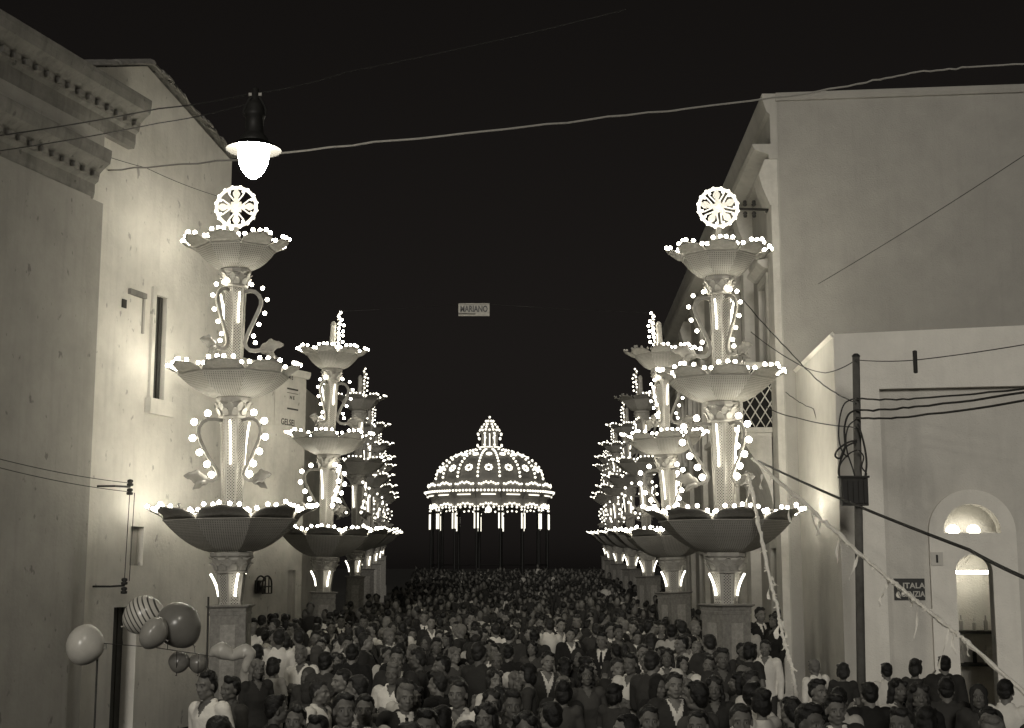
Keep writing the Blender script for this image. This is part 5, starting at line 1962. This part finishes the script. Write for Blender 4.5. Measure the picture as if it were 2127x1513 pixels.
def balloon(px, py, rx, ry, d, tilt, m, label, stick=True, roll=0):
    c = at(px, py, d)
    k = d / F
    root = empty('balloon', c, 0, label, 'balloon', 'balloons of the seller at lower left')
    M = Matrix.Rotation(R(tilt), 4, 'Y')
    prof = []
    a, h = rx * k, ry * k
    for j in range(17):
        t = j / 16
        an = -PI / 2 + PI * t
        taper = 1 - .16 * max(0, -math.sin(an))
        prof.append((a * math.cos(an) * taper if 0 < j < 16 else 0.0, h * math.sin(an)))
    o = MB().lathe(prof, 28, M=None, cap=False).obj('skin', m, root, True)
    o.matrix_local = M
    q = M @ Vector((0, 0, -h))
    dn = M @ Vector((0, 0, -1))
    MB().tube([q, q + dn * .02, q + dn * .035], [.008, .006, .016], 8).obj('knot', m, root, True)
    if stick:
        e = q + dn * .03
        x_ = px + e.x / k
        y_ = 1336 + 9 * (x_ - 205) / 115 if x_ < 320 else 1345 + 17 * (x_ - 320) / 112
        MB().tube([e, (e + at(x_, y_, BD + .05) - c) / 2 + Vector((0, 0, -.02)), at(x_, y_, BD + .05) - c], .004, 6).obj('tie_string', m_cable, root)
BD = 17.0
balloon(297, 1279, 40, 43, BD + .3, 62, rubber('striped_rubber', .5, stripes=5.6), 'striped pale balloon beside the church door')
balloon(372, 1300, 45, 49, BD + .05, -38, rubber('dark_rubber', .15), 'big dark round balloon right of the striped one')
balloon(320, 1316, 35, 27, BD - .3, -62, rubber('mid_rubber', .28), 'small grey oval balloon in front of the striped and dark ones')
balloon(178, 1340, 42, 38, BD + .1, -80, rubber('pale_rubber', .5), 'pale round balloon alone at far left')
balloon(372, 1376, 22, 22, BD + .35, 10, rubber('grey_rubber', .2), 'small dim balloon below the big dark balloon, left of its twin')
balloon(412, 1378, 21, 20, BD + .45, 0, rubber('grey_rubber_b', .19), 'small dim balloon low beside the first left pedestal')
def moustache_balloon():
    d = BD - .2
    c = at(480, 1365, d)
    k = d / F
    root = empty('shaped_balloon', c, 0, 'pale moustache-shaped balloon in front of the first left pedestal', 'balloon', 'balloons of the seller at lower left')
    path = [(-44, 2), (-34, 10), (-20, 13), (-8, 8), (4, 2), (16, 8), (28, 12), (37, 6), (36, -6), (30, -20), (31, -32)]
    rad = [3, 12, 18, 15, 10, 13, 15, 14, 11, 9, 5]
    pts, rs = [], []
    for i in range(len(path) - 1):
        for j in range(4):
            t = j / 4
            a, b = path[i], path[i + 1]
            pts.append(((a[0] + (b[0] - a[0]) * t) * k, 0, (a[1] + (b[1] - a[1]) * t) * k))
            rs.append((rad[i] + (rad[i + 1] - rad[i]) * t) * k)
    pts.append((path[-1][0] * k, 0, path[-1][1] * k)); rs.append(.004)
    MB().tube(pts, rs, 18).obj('skin', rubber('pale_rubber_b', .4), root, True)
    MB().tube([(-44 * k, 0, 2 * k), at(432, 1362, BD) - c], .004, 6).obj('tie_string', m_cable, root)
moustache_balloon()
wire('seller_string', [at(205, 1336, 17.1), at(320, 1345, 17.0), at(432, 1362, 17.0)], .005, m_cable, 'thin dark string stretched below the balloons', 'string', n=6)
wire('seller_pole', [Vector((at(433, 1362, 17.05).x, 17.05, 0)), at(433, 1240, 17.05)], .013, m_wood, 'thin upright pole of the balloon seller left of first left pedestal', 'pole', n=4)
wire('seller_pole', [Vector((at(204, 1336, 17.15).x, 17.15, 0)), at(204, 1330, 17.15)], .013, m_wood, 'short thin pole at the pale balloon holding the string', 'pole', n=4)

# ------------------------------------------------------------------ the crowd
WORDS = {}
for i, m in enumerate(m_white):
    WORDS[m.name] = ('white', 'cream', 'pale')[i]
for i, m in enumerate(m_mid):
    WORDS[m.name] = ('grey', 'brown', 'silver')[i]
for i, m in enumerate(m_darkc):
    WORDS[m.name] = ('black', 'dark', 'charcoal')[i]
def palette(p, rnd):
    if p == 'w0':
        return m_white[0]
    if p == 'd0':
        return m_darkc[0]
    if p == 'w':
        return rnd.choice(m_white)
    if p == 'd':
        return rnd.choice(m_darkc + m_darkc + m_mid[:2])
    if p == 'wm':
        return rnd.choice(m_white[:2] + m_mid)
    return rnd.choice(m_white[1:] + m_mid + m_darkc)
def set_mat(o, m):
    if not o.data.materials:
        o.data.materials.append(None)
    o.material_slots[0].link = 'OBJECT'
    o.material_slots[0].material = m
def person(x, y, z, rz, look, rnd, scale=1.0, where='', group='people in the festival crowd', short=False):
    words, kind, pose, hs_, tops = LOOKS[look]
    o = link('person', body(kind, pose))
    o.location = (x, y, z)
    o.rotation_euler = (rnd.gauss(0, R(2.2)), rnd.gauss(0, R(2.2)), rz)
    sx = scale * rnd.uniform(.96, 1.04)
    o.scale = (sx, sx, scale)
    hair = link('headscarf' if hs_ == 'scarf' else 'hair', HAIR[hs_], o)
    set_mat(hair, rnd.choice(m_darkc + m_mid[1:]) if hs_ == 'scarf' else rnd.choices(m_hair, (5, 4, 1))[0])
    lg = link('trousers' if kind == 'm' else 'skirt', LEGS[kind], o)
    low = rnd.choice(m_darkc + m_mid[:2])
    main = None
    for nm, st, pal in tops:
        m = palette(pal, rnd)
        c = link(nm, TIE if st == 'tie' else top(kind, pose, st), o)
        set_mat(c, m)
        if st not in ('closed', 'tie') and not (st == 'open' and len(tops) > 1):
            main = m
    if tops[0][1] == 'dress':
        low = main
    set_mat(lg, low)
    a = (math.degrees(rz) + 180) % 360 - 180
    face = 'facing camera' if abs(a) < 55 else 'from behind' if abs(a) > 125 else 'in profile'
    w = words % WORDS[main.name]
    if short:
        w = w.replace('man', 'short person' if not w.startswith('wo') else 'man', 1) if False else w
    tag(o, '%s %s, %s' % (w, face, where), 'person', group)
    return o

ORDW = ['first', 'second', 'third', 'fourth', 'fifth', 'sixth', 'seventh', 'eighth', 'ninth', 'tenth', 'eleventh', 'twelfth', 'thirteenth', 'fourteenth', 'fifteenth', 'sixteenth', 'seventeenth', 'eighteenth', 'nineteenth', 'twentieth']
def ordinal(n):
    if n <= 20:
        return ORDW[n - 1]
    t = {2: 'twenty', 3: 'thirty', 4: 'forty'}[n // 10]
    return t + '-' + ORDW[n % 10 - 1] if n % 10 else {3: 'thirtieth', 4: 'fortieth'}[n // 10]
def lerp_tab(tab, y):
    for (y0, v0), (y1, v1) in zip(tab, tab[1:]):
        if y <= y1:
            return v0 + (v1 - v0) * max(0, (y - y0)) / (y1 - y0)
    return tab[-1][1]
XL = [(9, -2.4), (13, -2.75), (19, -3.6), (23, -4.1), (28, -5.6), (33, -5.9), (36, -4.4), (60, -4.6), (92, -6.5)]
XR = [(9, 3.5), (12.9, 4.9), (13.0, 2.35), (13.1, 2.35), (19, 3.6), (23, 4.4), (40, 4.9), (60, 6.5), (92, 7.5)]
rnd = random.Random(21)
rows = []
y = 9.4
while y < 91:
    xl, xr = lerp_tab(XL, y), lerp_tab(XR, y)
    n = int((xr - xl) / .66)
    row = []
    for k in range(n):
        x = xl + (xr - xl) * (k + .5 + (.25 if len(rows) % 2 else -.25)) / n + rnd.uniform(-.2, .2)
        yy = y + rnd.uniform(-.27, .27)
        if any(abs(x - cx) < .62 and abs(yy - cy) < .62 for cx, cy in COLS):
            continue
        if rnd.random() < .07 or noise.noise(Vector((x * .5, yy * .35, 3.1))) > .42:
            continue
        row.append((x, yy))
    row.sort(key=lambda q: q[0] / q[1])
    rows.append(row)
    y += .74 if y < 40 else .9
count = 0
far = []
for ri, row in enumerate(rows):
    solo = count + len(row) <= 290
    for k, (x, yy) in enumerate(row):
        if not solo:
            far.append((x, yy))
            continue
        u = rnd.random()
        rz = rnd.gauss(0, R(24)) if u < .52 else (PI + rnd.gauss(0, R(28)) if u < .86 else rnd.choice((-1, 1)) * R(rnd.uniform(60, 115)))
        look = rnd.choices(range(8), (18, 17, 11, 20, 9, 8, 6, 5))[0]
        kind = LOOKS[look][1]
        s = rnd.gauss(.985 if kind == 'm' else .925, .035)
        if rnd.random() < .08:
            s *= rnd.uniform(.7, .88)
        person(x, yy, gz(yy), rz, look, rnd, s, '%s from left in %s row' % (ordinal(k + 1), ordinal(ri + 1)))
    if solo:
        count += len(row)
# people apart from the crowd
rnd = random.Random(4)
def at_head(px, py, d, look, rz, ground, where):
    """stand a person so that the top of the head comes to that height"""
    p = at(px, py, d)
    s = (p.z - ground) / 1.735
    person(p.x, d, ground, rz, look, rnd, max(.55, min(1.12, s)), where, 'onlookers by the houses')
sx0 = PS.pt(0, 0, 0)
at_head(1575, 1262, 24.4, 1, R(20), .163, 'on the step behind right pedestal')
at_head(1592, 1274, 23.9, 5, R(-60), .16, 'on step by hanging garland')
at_head(1556, 1288, 24.0, 0, R(170), .16, 'close behind first right pedestal')
at_head(1634, 1265, 25.4, 3, R(15), .163, 'in doorway beside corner pilaster')
at_head(1617, 1270, 25.6, 1, R(10), .163, 'in doorway left of another')
for (px, py, d, lk, rz, wh) in ((1705, 1368, 19.0, 0, 200, 'low before the flank wall'), (1745, 1377, 18.2, 4, 170, 'low just left of the pole'), (1843, 1376, 18.0, 0, 185, 'low right of the pole'), (1898, 1368, 17.8, 7, 150, 'low beneath the enamel sign'), (1955, 1362, 17.5, 3, 175, 'low before the arched doorway')):
    at_head(px, py, d, lk, R(rz), 0.0, wh)
for n_, (px, py, d, lk, rz) in enumerate(((1690, 1412, 13.6, 1, 30), (1738, 1428, 13.0, 0, 160), (1802, 1418, 13.4, 3, 190), (1862, 1410, 13.8, 5, 20), (1915, 1424, 13.2, 2, 200), (1972, 1408, 13.8, 1, 170), (2030, 1422, 13.3, 6, -20), (2084, 1412, 13.6, 0, 150))):
    at_head(px, py, d, lk, R(rz), 0.0, ('%s near head at lower right' % ORDW[n_]) if n_ < 8 else ('%s near head at lower left' % ORDW[n_ - 8]))
# the far crowd, one mass
def far_crowd():
    mb = MB()
    r2 = random.Random(8)
    for (x, yy) in far:
        z = gz(yy)
        s = r2.gauss(.95, .07)
        rz = r2.uniform(0, 2 * PI) if r2.random() < .3 else (r2.gauss(0, .5) if r2.random() < .6 else PI + r2.gauss(0, .5))
        M = T(x, yy, z) @ Matrix.Rotation(rz, 4, 'Z') @ Matrix.Diagonal((s, s, s, 1))
        cm = r2.choices((2, 3, 4), (2, 4, 9))[0]  # mostly dark clothes and skin imitate the light fading with distance
        o = len(mb.v)
        mb.ball((0, 0, 0), (1, 1, 1), 8, 6, 0, M=Matrix())
        mb.v[o:] = [M @ (HC + Vector((p.x * .074, p.y * .088 - .008, p.z * .115 - .008))) for p in mb.v[o:]]
        o = len(mb.v)
        mb.ball((0, 0, 0), (1, 1, 1), 8, 6, 1)
        mb.v[o:] = [M @ (HC + Vector((p.x * .084, p.y * .09 + .03, p.z * .088 + .045))) for p in mb.v[o:]]
        mb.tube([M @ Vector((0, .01, 1.42)), M @ Vector((0, 0, 1.56))], .052, 6, 0)
        o = len(mb.v)
        prof = [(.155, .8), (.165, .95), (.15, 1.1), (.176, 1.3), (.172, 1.38), (.12, 1.44), (.06, 1.47)]
        mb.lathe(prof, 10, cm)
        mb.v[o:] = [M @ Vector((p.x, p.y * .68, p.z)) for p in mb.v[o:]]
        for sg in (-1, 1):
            mb.tube([M @ Vector((sg * .17, 0, 1.42)), M @ Vector((sg * .225, 0, 1.25)), M @ Vector((sg * .235, .02, 1.1)), M @ Vector((sg * .235, -.05, .86))], [.05, .058, .048, .035], 6, cm)
            mb.tube([M @ Vector((sg * .09, 0, .85)), M @ Vector((sg * .095, 0, .45)), M @ Vector((sg * .1, 0, .02))], [.09, .07, .06], 6, 4)
    o = mb.obj('far_crowd', [m_skin[1], m_hair[0], m_white[2], m_mid[1], m_darkc[1]], None, True)
    tag(o, 'dense far crowd filling the street up to the bandstand', 'crowd', None, 'stuff')
far_crowd()
